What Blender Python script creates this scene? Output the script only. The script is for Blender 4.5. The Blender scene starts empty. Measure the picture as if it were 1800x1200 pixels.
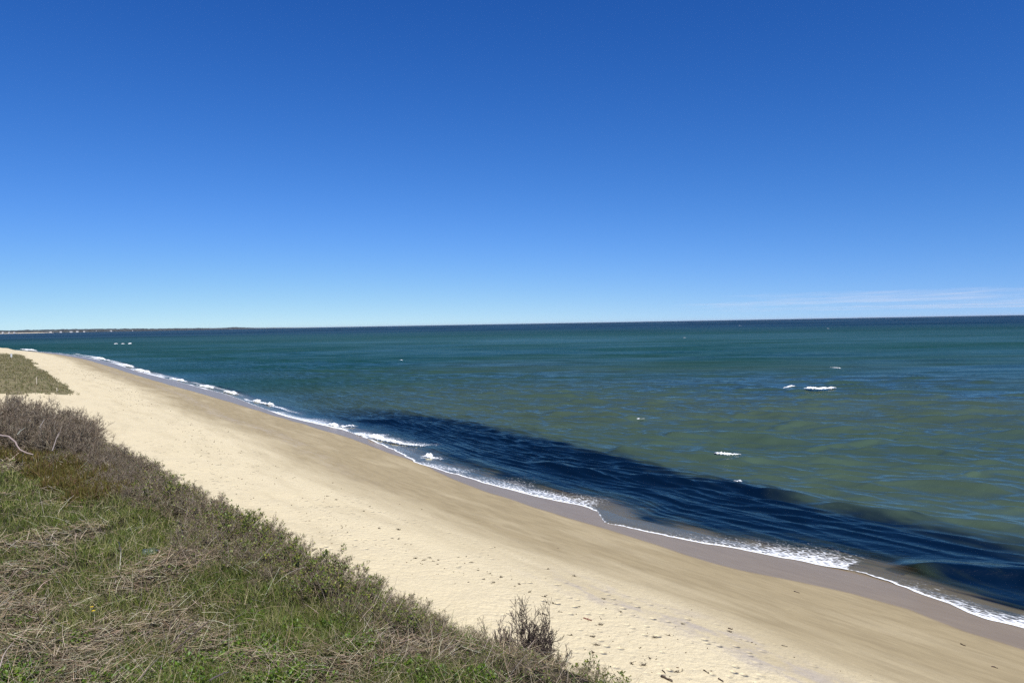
import bpy, math, random
import numpy as np

rng = np.random.default_rng(11)
random.seed(11)
SC = bpy.context.scene
COL = SC.collection
HC = 13.0            # eye height above the sea, metres
FP = 1300.0          # focal length in pixels of the 1800 px wide photograph
PITCH = math.atan(31.0 / FP)
ROLL = math.atan(0.0175)

# ------------------------------------------------------------------ camera
f_ = np.array([0, math.cos(PITCH), -math.sin(PITCH)])
r0_ = np.array([1.0, 0, 0]); u0_ = np.array([0, math.sin(PITCH), math.cos(PITCH)])
r_ = math.cos(ROLL) * r0_ - math.sin(ROLL) * u0_
u_ = math.sin(ROLL) * r0_ + math.cos(ROLL) * u0_
cd = bpy.data.cameras.new('camera'); cam = bpy.data.objects.new('camera', cd); COL.objects.link(cam)
cd.sensor_width = 36.0; cd.lens = 36.0 * FP / 1800.0
cd.clip_start = 0.05; cd.clip_end = 300000
from mathutils import Matrix
cam.matrix_world = Matrix(((r_[0], u_[0], -f_[0], 0), (r_[1], u_[1], -f_[1], 0), (r_[2], u_[2], -f_[2], HC), (0, 0, 0, 1)))
SC.camera = cam


def at(px, py, z=0.0):
    """the place on the level z that the photograph shows at pixel (px, py)"""
    d = f_ + (px - 900) / FP * r_ + (600 - py) / FP * u_
    t = (z - HC) / d[2]
    return np.array([d[0] * t, d[1] * t, z])


def at_dist(px, py, dist):
    d = f_ + (px - 900) / FP * r_ + (600 - py) / FP * u_
    d = d / d[1] * dist
    return np.array([d[0], d[1], HC + d[2]])


# shore axes: n points out to sea, a runs along the shore away from the camera
_az = math.radians(35.25)
NX, NY = math.cos(_az), math.sin(_az)
AX, AY = -math.sin(_az), math.cos(_az)


def du(x, y):
    return x * NX + y * NY, x * AX + y * AY


def xy(d, u):
    return d * NX + u * AX, d * NY + u * AY


# ------------------------------------------------------------------ noise
def _hash(ix, iy, s):
    h = (ix.astype(np.int64) * 374761393 + iy.astype(np.int64) * 668265263 + s * 974634777) & 0xFFFFFFFF
    h = ((h ^ (h >> 13)) * 1274126177) & 0xFFFFFFFF
    h = h ^ (h >> 16)
    return (h & 0xFFFF) / 65535.0


def vnoise(x, y, s=0):
    x = np.asarray(x, float); y = np.asarray(y, float)
    ix = np.floor(x); iy = np.floor(y)
    fx = x - ix; fy = y - iy
    fx = fx * fx * fx * (fx * (fx * 6 - 15) + 10); fy = fy * fy * fy * (fy * (fy * 6 - 15) + 10)
    a = _hash(ix, iy, s); b = _hash(ix + 1, iy, s); c = _hash(ix, iy + 1, s); d = _hash(ix + 1, iy + 1, s)
    return (a * (1 - fx) + b * fx) * (1 - fy) + (c * (1 - fx) + d * fx) * fy


def fbm(x, y, s=0, o=4):
    v = 0; a = 0.5; t = 0
    for i in range(o):
        v = v + a * vnoise(x * 2 ** i + 17.3 * i, y * 2 ** i - 9.1 * i, s + i); t += a; a *= 0.5
    return v / t


def sstep(a, b, x):
    t = np.clip((x - a) / (b - a), 0, 1)
    return t * t * (3 - 2 * t)


# ------------------------------------------------------------------ shore lines read off the photograph
def line_du(pts, z):
    q = np.array([at(px, py, z) for px, py in pts])
    d, u = du(q[:, 0], q[:, 1])
    o = np.argsort(u)
    return u[o], d[o]


FRONT = [(1800, 1102), (1740, 1088), (1700, 1074), (1640, 1046), (1600, 1030), (1560, 1016), (1520, 1003), (1478, 994), (1400, 980),
         (1300, 964), (1200, 948), (1110, 930), (1064, 921), (1050, 898), (1025, 885), (960, 875), (930, 868), (860, 850), (800, 833),
         (735, 815), (700, 793), (640, 767), (600, 753), (560, 745), (500, 731), (440, 709), (400, 693), (360, 683), (300, 667),
         (240, 652), (200, 638), (150, 627), (100, 620), (40, 616), (0, 614)]
WET = [(1800, 1142), (1700, 1110), (1600, 1066), (1500, 1041), (1400, 1021), (1300, 1004), (1250, 991), (1200, 975), (1150, 956),
       (1060, 926), (1000, 909), (935, 890), (870, 868), (800, 840), (720, 804), (600, 764), (520, 740), (430, 714), (350, 692), (270, 670),
       (200, 647), (150, 633), (100, 624), (0, 617)]
_eu, _ed = line_du(FRONT, 0.12)
_wu, _wd = line_du(WET, 0.28)
_eu = np.concatenate([[-400, -60, -5], _eu, [_eu[-1] + 150, _eu[-1] + 500, _eu[-1] + 3000]])
_ed = np.concatenate([[30, 31, _ed[0] + .3], _ed, [_ed[-1] - 75, _ed[-1] - 280, _ed[-1] - 2200]])
_wu = np.concatenate([[-400, -60, -5], _wu, [_eu[-3], _eu[-2], _eu[-1]]])
_wd = np.concatenate([[28, 29, _wd[0]], _wd, [_ed[-3] - 3, _ed[-2] - 4, _ed[-1] - 5]])
_gu = np.concatenate([np.arange(-400, 0, 2.0), np.arange(0, 200, 0.25), np.arange(200, 3500, 2.0)])


def _smooth(gu, gd, sig):
    out = gd.copy()
    fine = np.arange(gu[0], gu[-1], 1.0)
    v = np.interp(fine, gu, gd)
    k = np.arange(-int(4 * sig), int(4 * sig) + 1); w = np.exp(-0.5 * (k / sig) ** 2); w /= w.sum()
    vp = np.concatenate([np.full(len(k) // 2, v[0]), v, np.full(len(k) // 2, v[-1])])
    return np.interp(gu, fine, np.convolve(vp, w, 'valid'))


_E = np.interp(_gu, _eu, _ed) + 0.28 * (vnoise(_gu / 1.3, _gu * 0 + .5, 3) - .5) + 0.16 * (vnoise(_gu / .45, _gu * 0 + .5, 4) - .5)
_W = np.interp(_gu, _wu, _wd) + 0.5 * (vnoise(_gu / 4, _gu * 0 + .5, 5) - .5)
_S = _smooth(_gu, np.interp(_gu, _eu, _ed), 9.0)
Efun = lambda u: np.interp(u, _gu, _E)
Wfun = lambda u: np.interp(u, _gu, _W)
Sfun = lambda u: np.interp(u, _gu, _S)

# rim of the bluff (top line of its bushes against the sand)
RIM = [(1010, 1190, 10.45), (850, 1112, 10.5), (740, 1062, 10.55), (640, 1010, 10.6), (560, 970, 10.6), (480, 932, 10.62), (400, 890, 10.62),
       (300, 842, 10.65), (250, 808, 10.68), (200, 785, 10.7)]
q = np.array([at(*p) for p in RIM]); _rd, _ru = du(q[:, 0], q[:, 1]); o = np.argsort(_ru)
_rd, _ru = _rd[o], _ru[o]
_cu = np.concatenate([[-60, -12, 0], _ru, [19.5, 23.5, 26, 31, 45, 80, 200, 3500]])
_cd = np.concatenate([[5, 4.2, _rd[0] + .15], _rd, [1.75, 1.0, 0.0, -4, -15, -26, -40, -900]])
_CS = _smooth(np.arange(-60, 400, .5), np.interp(np.arange(-60, 400, .5), _cu, _cd), 1.2)
rim = lambda u: np.interp(u, np.concatenate([np.arange(-60, 400, .5), [3500]]), np.concatenate([_CS, [-900]]))

PS = [(-400, -9), (-100, -5), (-40, -2.4), (-20, -1.9), (-8, -.75), (-3, -.22), (0, .08), (4, .36), (9, .95), (14, 1.6), (19, 2.1), (26, 2.5),
      (34, 2.9), (45, 3.3), (80, 4.2), (300, 6)]
PSx = np.array([p[0] for p in PS]); PSz = np.array([p[1] for p in PS])
_ps_f = np.arange(-400, 300, .5); _ps_v = _smooth(_ps_f, np.interp(_ps_f, PSx, PSz), 1.6)


def beach_z(d, u):
    s = Sfun(u) - d
    z = np.interp(s, _ps_f, _ps_v)
    # gentle hummocks and the raised back of the beach far along
    up = sstep(8, 20, s)
    z = z + up * (0.22 * (fbm(d / 5, u / 9, 21) - .5) + 0.10 * (fbm(d / 1.2, u / 1.6, 22, 3) - .5) * sstep(14, 20, s))
    dune = sstep(130, 175, u) * sstep(13.5, 7, d + 4 * (fbm(u / 30, d / 30, 23) - .5))
    return z + dune * (0.7 + 0.8 * fbm(d / 4, u / 12, 24))


def bluff_z(d, u):
    x, y = xy(d, u)
    r = np.hypot(x, y)
    zt = 10.42 + .85 * np.exp(-(r / 3.6) ** 2) + 0.16 * (fbm(x / 1.1, y / 1.1, 31) - .5) + .10 * (fbm(x / .35, y / .35, 32, 2) - .5)
    zt = zt + 0.03 * np.clip(-2 - d, 0, 40)
    e = d - (rim(u) + .38)
    k = 3.2
    sp = np.logaddexp(0, k * e) / k
    return zt - 1.22 * sp - .18 * np.clip(e, 0, 9) * (fbm(u / 1.5, d / 3, 33) - .4)


def ground_z(x, y):
    d, u = du(np.asarray(x, float), np.asarray(y, float))
    a = beach_z(d, u); b = bluff_z(d, u)
    h = np.clip(.5 + .5 * (b - a) / .5, 0, 1)
    return a * (1 - h) + b * h + .5 * h * (1 - h) * .5


# ------------------------------------------------------------------ mesh helpers
def build(name, V, faces, mat=None, parent=None, smooth=True, attrs=None, link=True):
    """faces: list of (M, k) int arrays; attrs: {name: (N,) floats or (N, 3) colours} on the vertices"""
    me = bpy.data.meshes.new(name)
    V = np.ascontiguousarray(V, np.float32)
    faces = [np.asarray(fc, np.int32) for fc in faces if len(fc)]
    li = np.concatenate([fc.ravel() for fc in faces]); cnt = np.concatenate([np.full(len(fc), fc.shape[1], np.int32) for fc in faces])
    me.vertices.add(len(V)); me.vertices.foreach_set('co', V.ravel())
    me.loops.add(len(li)); me.loops.foreach_set('vertex_index', li)
    me.polygons.add(len(cnt)); st = np.zeros(len(cnt), np.int32); st[1:] = np.cumsum(cnt)[:-1]
    me.polygons.foreach_set('loop_start', st); me.polygons.foreach_set('loop_total', cnt)
    me.polygons.foreach_set('use_smooth', np.full(len(cnt), smooth, bool))
    for k, a in (attrs or {}).items():
        a = np.asarray(a, np.float32)
        if a.ndim == 1:
            at_ = me.attributes.new(k, 'FLOAT', 'POINT'); at_.data.foreach_set('value', a)
        else:
            c = np.ones((len(V), 4), np.float32); c[:, :3] = a
            at_ = me.attributes.new(k, 'FLOAT_COLOR', 'POINT'); at_.data.foreach_set('color', c.ravel())
    me.update(); me.validate()
    ob = bpy.data.objects.new(name, me)
    if mat: me.materials.append(mat)
    if link: COL.objects.link(ob)
    if parent is not None: ob.parent = parent
    return ob


def grid_faces(nr, nc, wrap=False):
    i = np.arange(nr * nc).reshape(nr, nc)
    if wrap: i = np.concatenate([i, i[:, :1]], 1)
    return np.stack([i[:-1, :-1].ravel(), i[:-1, 1:].ravel(), i[1:, 1:].ravel(), i[1:, :-1].ravel()], 1)


def join(parts):
    """parts: list of (V, [faces], col) -> one"""
    Vs, F3, F4, Cs, n = [], [], [], [], 0
    for V, fs, c in parts:
        Vs.append(V); Cs.append(c)
        for fc in fs:
            (F3 if fc.shape[1] == 3 else F4).append(fc + n)
        n += len(V)
    out = []
    if F3: out.append(np.concatenate(F3))
    if F4: out.append(np.concatenate(F4))
    return np.concatenate(Vs), out, np.concatenate(Cs)


def unit(v):
    return v / np.maximum(np.linalg.norm(v, axis=-1, keepdims=True), 1e-9)


def tubes(P, R, sides=3):
    N, K, _ = P.shape
    T = np.empty_like(P); T[:, 1:-1] = P[:, 2:] - P[:, :-2]; T[:, 0] = P[:, 1] - P[:, 0]; T[:, -1] = P[:, -1] - P[:, -2]
    T = unit(T)
    ref = np.where(np.abs(T[..., 2:3]) > .9, np.array([1., 0, 0]), np.array([0, 0, 1.]))
    A = unit(np.cross(T, ref)); B = np.cross(T, A)
    ang = np.arange(sides) / sides * 2 * math.pi
    V = P[:, :, None] + R[:, :, None, None] * (np.cos(ang)[:, None] * A[:, :, None] + np.sin(ang)[:, None] * B[:, :, None])
    i = np.arange(N * K * sides).reshape(N, K, sides); j = np.roll(i, -1, 2)
    Fq = np.stack([i[:, :-1], j[:, :-1], j[:, 1:], i[:, 1:]], -1).reshape(-1, 4)
    return V.reshape(-1, 3), [Fq]


def ribbons(P, W, side):
    """flat tapering blades: P (N,K,3), W (N,K), side (N,3)"""
    N, K, _ = P.shape
    V = np.stack([P - side[:, None] * W[..., None], P + side[:, None] * W[..., None]], 2)
    i = np.arange(N * K * 2).reshape(N, K, 2)
    Fq = np.stack([i[:, :-1, 0], i[:, :-1, 1], i[:, 1:, 1], i[:, 1:, 0]], -1).reshape(-1, 4)
    return V.reshape(-1, 3), [Fq]


def leaves(pos, dr, nrm, L, Wd):
    """folded leaves: 4 corner points plus a midrib point each"""
    dr = unit(dr); sd = unit(np.cross(dr, nrm)); nm = np.cross(sd, dr)
    L = L[:, None]; Wd = Wd[:, None]
    b = pos; t = pos + dr * L - nm * L * .12
    m = pos + dr * L * .5 - nm * L * .03
    l = pos + dr * L * .45 - sd * Wd * .5 + nm * Wd * .22
    r = pos + dr * L * .45 + sd * Wd * .5 + nm * Wd * .22
    V = np.stack([b, l, t, r, m], 1)
    i = np.arange(len(pos) * 5).reshape(-1, 5)
    F = np.concatenate([i[:, [0, 4, 1]], i[:, [1, 4, 2]], i[:, [0, 3, 4]], i[:, [4, 3, 2]]])
    return V.reshape(-1, 3), [F]


def rand_dir(n, up=0.0):
    v = rng.normal(size=(n, 3)); v[:, 2] += up
    return unit(v)


def vary(col, n, rep, a=.25, hue=.12):
    c = np.array(col)[None] * (1 + a * rng.uniform(-1, 1, (n, 1))) * (1 + hue * rng.uniform(-1, 1, (n, 3)))
    return np.repeat(np.clip(c, .003, .9), rep, 0)


def mixcol(cols, w, n, rep, a=.25, hue=.1):
    k = rng.choice(len(cols), n, p=np.array(w) / sum(w))
    c = np.array(cols)[k] * (1 + a * rng.uniform(-1, 1, (n, 1))) * (1 + hue * rng.uniform(-1, 1, (n, 3)))
    return np.repeat(np.clip(c, .003, .9), rep, 0)


# ------------------------------------------------------------------ materials
def mat(name):
    m = bpy.data.materials.new(name); m.use_nodes = True
    nt = m.node_tree; nt.nodes.clear()
    out = nt.nodes.new('ShaderNodeOutputMaterial')
    return m, nt, out


class NT:
    def __init__(s, nt): s.nt = nt
    def n(s, typ, inp=None, **kw):
        nd = s.nt.nodes.new(typ)
        for k, v in kw.items(): setattr(nd, k, v)
        for k, v in (inp or {}).items():
            sk = nd.inputs[k]
            if isinstance(v, bpy.types.NodeSocket): s.nt.links.new(v, sk)
            else: sk.default_value = v
        return nd
    def math(s, op, a, b=0.0, c=0.0, clamp=False):
        nd = s.nt.nodes.new('ShaderNodeMath'); nd.operation = op; nd.use_clamp = clamp
        for i, v in enumerate((a, b, c)):
            if isinstance(v, bpy.types.NodeSocket): s.nt.links.new(v, nd.inputs[i])
            else: nd.inputs[i].default_value = v
        return nd.outputs[0]
    def mix(s, f, a, b):
        nd = s.nt.nodes.new('ShaderNodeMix'); nd.data_type = 'RGBA'
        for k, v in ((0, f), (6, a), (7, b)):
            if isinstance(v, bpy.types.NodeSocket): s.nt.links.new(v, nd.inputs[k])
            else: nd.inputs[k].default_value = v if k == 0 else (tuple(v) + (1,))[:4]
        return nd.outputs[2]
    def ramp(s, v, lo, hi, a=0.0, b=1.0, smooth=True):
        nd = s.nt.nodes.new('ShaderNodeMapRange'); nd.interpolation_type = 'SMOOTHSTEP' if smooth else 'LINEAR'
        s.nt.links.new(v, nd.inputs[0])
        for i, x in enumerate((lo, hi, a, b)): nd.inputs[1 + i].default_value = x
        return nd.outputs[0]
    def attr(s, name, out='Fac'):
        nd = s.nt.nodes.new('ShaderNodeAttribute'); nd.attribute_name = name; return nd.outputs[out]
    def coord(s, scale=(1, 1, 1), rot=0.0):
        g = s.nt.nodes.new('ShaderNodeNewGeometry')
        mp = s.nt.nodes.new('ShaderNodeMapping'); s.nt.links.new(g.outputs['Position'], mp.inputs[0])
        mp.vector_type = 'POINT'
        # rotate first so that x = seaward, y = along the shore, then scale
        mp.inputs['Rotation'].default_value = (0, 0, rot)
        mp2 = s.nt.nodes.new('ShaderNodeMapping'); s.nt.links.new(mp.outputs[0], mp2.inputs[0]); mp2.inputs['Scale'].default_value = scale
        return mp2.outputs[0]
    def noise(s, vec, scale, detail=3, rough=.5, dist=0.0):
        nd = s.nt.nodes.new('ShaderNodeTexNoise'); s.nt.links.new(vec, nd.inputs['Vector'])
        nd.inputs['Scale'].default_value = scale; nd.inputs['Detail'].default_value = detail
        nd.inputs['Roughness'].default_value = rough; nd.inputs['Distortion'].default_value = dist
        return nd.outputs['Fac']
    def link(s, a, b): s.nt.links.new(a, b)


def plant_mat(name, rough=.6, trans=.0, spec=.25):
    """colour from the mesh's own per-blade colour; thin leaves let light through"""
    m, nt, out = mat(name); N = NT(nt)
    c = N.attr('col', 'Color')
    p = N.n('ShaderNodeBsdfPrincipled', {'Base Color': c, 'Roughness': rough, 'Specular IOR Level': spec})
    sh = p.outputs[0]
    if trans > 0:
        hs = N.n('ShaderNodeHueSaturation', {'Saturation': 1.15, 'Value': 1.3, 'Color': c})
        t = N.n('ShaderNodeBsdfTranslucent', {'Color': hs.outputs[0]})
        mx = N.n('ShaderNodeMixShader', {0: trans, 1: sh, 2: t.outputs[0]}); sh = mx.outputs[0]
    N.link(sh, out.inputs[0])
    return m


M_grass = plant_mat('grass_blades', .5, .3)
M_straw = plant_mat('dead_straw', .65, .12, .2)
M_leaf = plant_mat('green_leaves', .42, .3, .4)
M_twig = plant_mat('grey_twigs', .75, 0, .15)


def make_sand():
    m, nt, out = mat('beach_sand'); N = NT(nt)
    damp = N.attr('damp'); wet = N.attr('wet'); foot = N.attr('foot'); grav = N.attr('gravel')
    P = N.coord()
    A = N.coord((1, .16, 1), -_az)          # drawn out along the shore
    n1 = N.noise(A, .55, 4, .6); n2 = N.noise(P, 9, 4, .65); n3 = N.noise(A, 2.6, 5, .65); n4 = N.noise(P, 120, 2, .6)
    nb = N.noise(P, .25, 3, .5)
    dry = N.mix(N.ramp(n2, .3, .7), (.58, .495, .315), (.655, .565, .37))
    dry = N.mix(N.ramp(nb, .35, .7, 0, .5), dry, (.62, .53, .335))
    dmp = N.mix(N.ramp(n3, .32, .68), (.285, .228, .130), (.35, .283, .162))
    dm = N.math('ADD', damp, N.math('MULTIPLY', N.math('SUBTRACT', n1, .5), 1.3))
    dm = N.ramp(dm, .0, 1.0, smooth=False)
    c = N.mix(dm, dry, dmp)
    # thin dark lines of shell grit and old swash marks
    sw = N.ramp(n3, .60, .72, 0, .38); c = N.mix(N.math('MULTIPLY', sw, N.ramp(damp, .1, .6)), c, (.24, .185, .13))
    gn = N.math('MULTIPLY', grav, N.ramp(N.noise(N.coord((1, .3, 1), -_az), 1.6, 6, .72), .42, .62))
    c = N.mix(N.math('MULTIPLY', gn, .8), c, (.40, .35, .29))
    sp = N.ramp(n4, .66, .74, 0, .35); c = N.mix(sp, c, (.25, .2, .14))
    w = N.ramp(N.math('ADD', wet, N.math('MULTIPLY', N.math('SUBTRACT', n2, .5), .10)), .36, .64)
    c = N.mix(w, c, N.mix(N.ramp(n3, .3, .7), (.222, .168, .098), (.25, .192, .115)))
    rg = N.math('SUBTRACT', .9, N.math('MULTIPLY', w, .62))
    # footprints: small trodden hollows
    vo = N.n('ShaderNodeTexVoronoi', {'Vector': N.coord((1, .8, 1), -_az), 'Scale': 2.3, 'Randomness': 1.0})
    fp = N.math('MULTIPLY', N.ramp(vo.outputs['Distance'], .06, .34, -1, 0), N.math('MULTIPLY', foot, N.ramp(N.noise(P, .9, 2), .4, .6)))
    h = N.math('ADD', N.math('MULTIPLY', fp, .13), N.math('MULTIPLY', N.noise(P, 3.2, 5, .62), N.math('MULTIPLY', N.math('SUBTRACT', 1.0, dm), .10)))
    h = N.math('ADD', h, N.math('MULTIPLY', n4, .0035))
    h = N.math('MULTIPLY', h, N.math('SUBTRACT', 1.0, N.math('MULTIPLY', w, .95)))
    bp = N.n('ShaderNodeBump', {'Strength': .9, 'Distance': 1.0, 'Height': h})
    p = N.n('ShaderNodeBsdfPrincipled', {'Base Color': c, 'Roughness': rg, 'Normal': bp.outputs[0], 'Specular IOR Level': N.ramp(w, 0, 1, .12, .16)})
    N.link(p.outputs[0], out.inputs[0])
    return m


def make_soil():
    m, nt, out = mat('bluff_soil'); N = NT(nt)
    P = N.coord()
    n = N.noise(P, 6, 5, .65); n2 = N.noise(P, 1.3, 4, .6); n3 = N.noise(P, 45, 3, .6)
    c = N.mix(N.ramp(n, .35, .65), (.022, .018, .011), (.055, .045, .028))
    c = N.mix(N.ramp(n2, .4, .65, 0, .7), c, (.028, .034, .012))
    c = N.mix(N.ramp(N.attr('dunegrass'), .3, .7), c, N.mix(N.ramp(N.noise(N.coord((1, .3, 1), -_az), 1.2, 4), .35, .65), (.15, .14, .065), (.24, .2, .115)))
    bp = N.n('ShaderNodeBump', {'Strength': 1.0, 'Distance': .06, 'Height': n3})
    p = N.n('ShaderNodeBsdfPrincipled', {'Base Color': c, 'Roughness': .95, 'Normal': bp.outputs[0], 'Specular IOR Level': .1})
    N.link(p.outputs[0], out.inputs[0])
    return m


def make_water():
    m, nt, out = mat('sea_water'); N = NT(nt)
    body = N.attr('body', 'Color'); opac = N.attr('opac'); foam = N.attr('foam'); calm = N.attr('calm')
    P = N.coord()
    # wind ripples, crests lying across the wind (stretched sideways)
    R1 = N.coord((.42, 1, 1), .12); R2 = N.coord((.55, 1, 1), -.35)
    h1 = N.noise(R1, 1.1, 4, .58, .3); h2 = N.noise(R2, 3.6, 4, .6, .2); h3 = N.noise(R1, .26, 3, .55, .4)
    h = N.math('ADD', N.math('MULTIPLY', h1, .075), N.math('ADD', N.math('MULTIPLY', h2, .020), N.math('MULTIPLY', h3, .03)))
    h = N.math('MULTIPLY', h, N.math('SUBTRACT', 1.0, N.math('MULTIPLY', calm, .86)))
    bp = N.n('ShaderNodeBump', {'Strength': 1.0, 'Distance': 1.0, 'Height': h})
    nrm = bp.outputs[0]
    # sea-average reflectance: rough water never turns into a mirror at the horizon
    fr = N.n('ShaderNodeFresnel', {'IOR': 1.33, 'Normal': nrm})
    F = N.math('MULTIPLY_ADD', N.ramp(fr.outputs[0], .03, .46, smooth=False), N.attr('fcap'), .015)
    # of a rough sea's facets the eye sees mostly those that lean towards it
    gi = N.n('ShaderNodeNewGeometry')
    vs = N.n('ShaderNodeVectorMath', {0: gi.outputs['Incoming'], 'Scale': .06}, operation='SCALE')
    va = N.n('ShaderNodeVectorMath', {0: nrm, 1: vs.outputs[0]}, operation='ADD')
    vn = N.n('ShaderNodeVectorMath', {0: va.outputs[0]}, operation='NORMALIZE')
    df = N.n('ShaderNodeBsdfDiffuse', {'Color': body, 'Normal': nrm})
    tr = N.n('ShaderNodeBsdfTransparent', {'Color': (.80, .84, .82, 1)})
    base = N.n('ShaderNodeMixShader', {0: opac, 1: tr.outputs[0], 2: df.outputs[0]})
    gl = N.n('ShaderNodeBsdfGlossy', {'Color': (1, .93, .66, 1), 'Roughness': .18, 'Normal': vn.outputs[0]})
    wat = N.n('ShaderNodeMixShader', {0: F, 1: base.outputs[0], 2: gl.outputs[0]})
    # foam lace
    fn = N.noise(N.coord((1, .55, 1), -_az), 5.5, 6, .68, .6)
    vo = N.n('ShaderNodeTexVoronoi', {'Vector': N.coord((1, .45, 1), -_az), 'Scale': 4.2}, feature='DISTANCE_TO_EDGE')
    lace = N.math('ADD', N.math('MULTIPLY', N.ramp(vo.outputs['Distance'], 0, .22, 1, 0), .24), N.math('MULTIPLY', fn, .98))
    fk = N.ramp(N.math('ADD', lace, foam), .95, 1.38)
    fk = N.math('MULTIPLY', fk, N.ramp(foam, .02, .2))
    fb = N.n('ShaderNodeBump', {'Strength': .8, 'Distance': .08, 'Height': fn})
    fd = N.n('ShaderNodeBsdfDiffuse', {'Color': (.84, .86, .86, 1), 'Normal': fb.outputs[0]})
    fin = N.n('ShaderNodeMixShader', {0: fk, 1: wat.outputs[0], 2: fd.outputs[0]})
    N.link(fin.outputs[0], out.inputs[0])
    return m


def make_foam():
    m, nt, out = mat('white_foam'); N = NT(nt)
    P = N.coord((1, .6, 1), -_az)
    n = N.noise(P, 7, 5, .65)
    bp = N.n('ShaderNodeBump', {'Strength': .9, 'Distance': .1, 'Height': n})
    p = N.n('ShaderNodeBsdfPrincipled', {'Base Color': (.86, .88, .88, 1), 'Roughness': .7, 'Normal': bp.outputs[0], 'Specular IOR Level': .2})
    p.inputs['Subsurface Weight'].default_value = 0
    tr = N.n('ShaderNodeBsdfTransparent')
    k = N.ramp(N.math('ADD', N.math('MULTIPLY', n, .9), N.attr('solid')), .62, .84)
    mx = N.n('ShaderNodeMixShader', {0: k, 1: tr.outputs[0], 2: p.outputs[0]})
    N.link(mx.outputs[0], out.inputs[0])
    return m


def flat_mat(name, col, rough=.7, spec=.3, noise=0.0, scale=8.0):
    m, nt, out = mat(name); N = NT(nt)
    c = tuple(col) + (1,)
    inp = {'Roughness': rough, 'Specular IOR Level': spec}
    p = N.n('ShaderNodeBsdfPrincipled', inp)
    if noise:
        n = N.noise(N.coord(), scale, 4, .6)
        N.link(N.mix(N.ramp(n, .3, .7), tuple(x * (1 - noise) for x in col), tuple(min(.9, x * (1 + noise)) for x in col)), p.inputs['Base Color'])
    else:
        p.inputs['Base Color'].default_value = c
    N.link(p.outputs[0], out.inputs[0])
    return m


M_sand, M_soil, M_water, M_foam = make_sand(), make_soil(), make_water(), make_foam()


def tag(o, label=None, cat=None, group=None, kind=None):
    if label: o['label'] = label
    if cat: o['category'] = cat
    if group: o['group'] = group
    if kind: o['kind'] = kind
    return o


def empty(name, loc, rz=0.0):
    o = bpy.data.objects.new(name, None); COL.objects.link(o); o.location = [float(v) for v in loc]; o.rotation_euler = (0, 0, rz)
    o.empty_display_size = .1
    return o


# ------------------------------------------------------------------ ground: one sheet, the beach and the bluff share their border
th = np.radians(np.concatenate([np.linspace(-180, -62, 60, endpoint=False), np.linspace(-62, -42, 60, endpoint=False), np.linspace(-42, 42, 760, endpoint=False),
                                np.linspace(42, 65, 60, endpoint=False), np.linspace(65, 180, 60, endpoint=False)]))
rr = list(0.5 * 1.016 ** np.arange(0, 215))
while rr[-1] < 1800:
    rr.append(rr[-1] + min(max(rr[-1] ** 2 * 1.05e-4, .016 * 15 * .1), rr[-1] * .03))
rr = np.array(rr)
TH, RR = np.meshgrid(th, rr)
gx, gy = RR * np.sin(TH), RR * np.cos(TH)
gx = np.concatenate([[0], gx.ravel()]); gy = np.concatenate([[0], gy.ravel()])
gz = ground_z(gx, gy)
gd, gu_ = du(gx, gy)
nr, nc = RR.shape
Fq = grid_faces(nr, nc, True) + 1
fan = np.stack([np.zeros(nc, int), 1 + np.roll(np.arange(nc), -1), 1 + np.arange(nc)], 1)
s_ = Sfun(gu_) - gd
damp = sstep(16.5, 7.5, s_ + 2.2 * (fbm(gu_ / 14, gd / 7, 41) - .5) + np.where(gu_ > 60, -1.5, 0) * sstep(60, 110, gu_))
wetv = sstep(Wfun(gu_) - 1.1, Wfun(gu_) + .9, gd)
foot = sstep(11, 14.5, s_) * sstep(27, 22, s_) * sstep(.30, .55, fbm(gu_ / 7, gd / 3, 42)) + .25 * sstep(5, 8, s_) * sstep(12, 9, s_) * sstep(.6, .7, fbm(gu_ / 6, gd / 3, 43))
foot = np.clip(foot, 0, 1) * sstep(420, 250, gu_)
grav = sstep(2.0, .3, np.abs(s_ - 13.6 - 1.2 * (fbm(gu_ / 6, gd * 0, 44) - .5) + .03 * (gu_ - 18))) * sstep(2, 8, gu_) * sstep(30, 22, gu_) \
    + .55 * sstep(1.6, .2, np.abs(s_ - 8.6 - 3 * (fbm(gu_ / 25, gd * 0, 45) - .5))) * sstep(40, 90, gu_)
dunem = sstep(134, 150, gu_ + 14 * (fbm(gd / 3.5, gu_ / 9, 25, 3) - .5)) * sstep(12.8, 11, gd + 5 * (fbm(gu_ / 16, gd / 9, 23) - .5)) * sstep(-60, -30, gd) * sstep(420, 330, gu_)
# face split: bluff where the bluff surface stands above the beach
isb = (bluff_z(gd, gu_) > beach_z(gd, gu_) + .05)
dun = dunem > .5
faces_all = Fq
fb = isb[faces_all].sum(1) >= 3
fdn = dun[faces_all].sum(1) >= 3


def sub(V, F, extra=None):
    idx = np.unique(np.concatenate([F.ravel()] + ([extra.ravel()] if extra is not None else [])))
    mp = np.full(len(V), -1, np.int64); mp[idx] = np.arange(len(idx))
    return idx, mp


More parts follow.
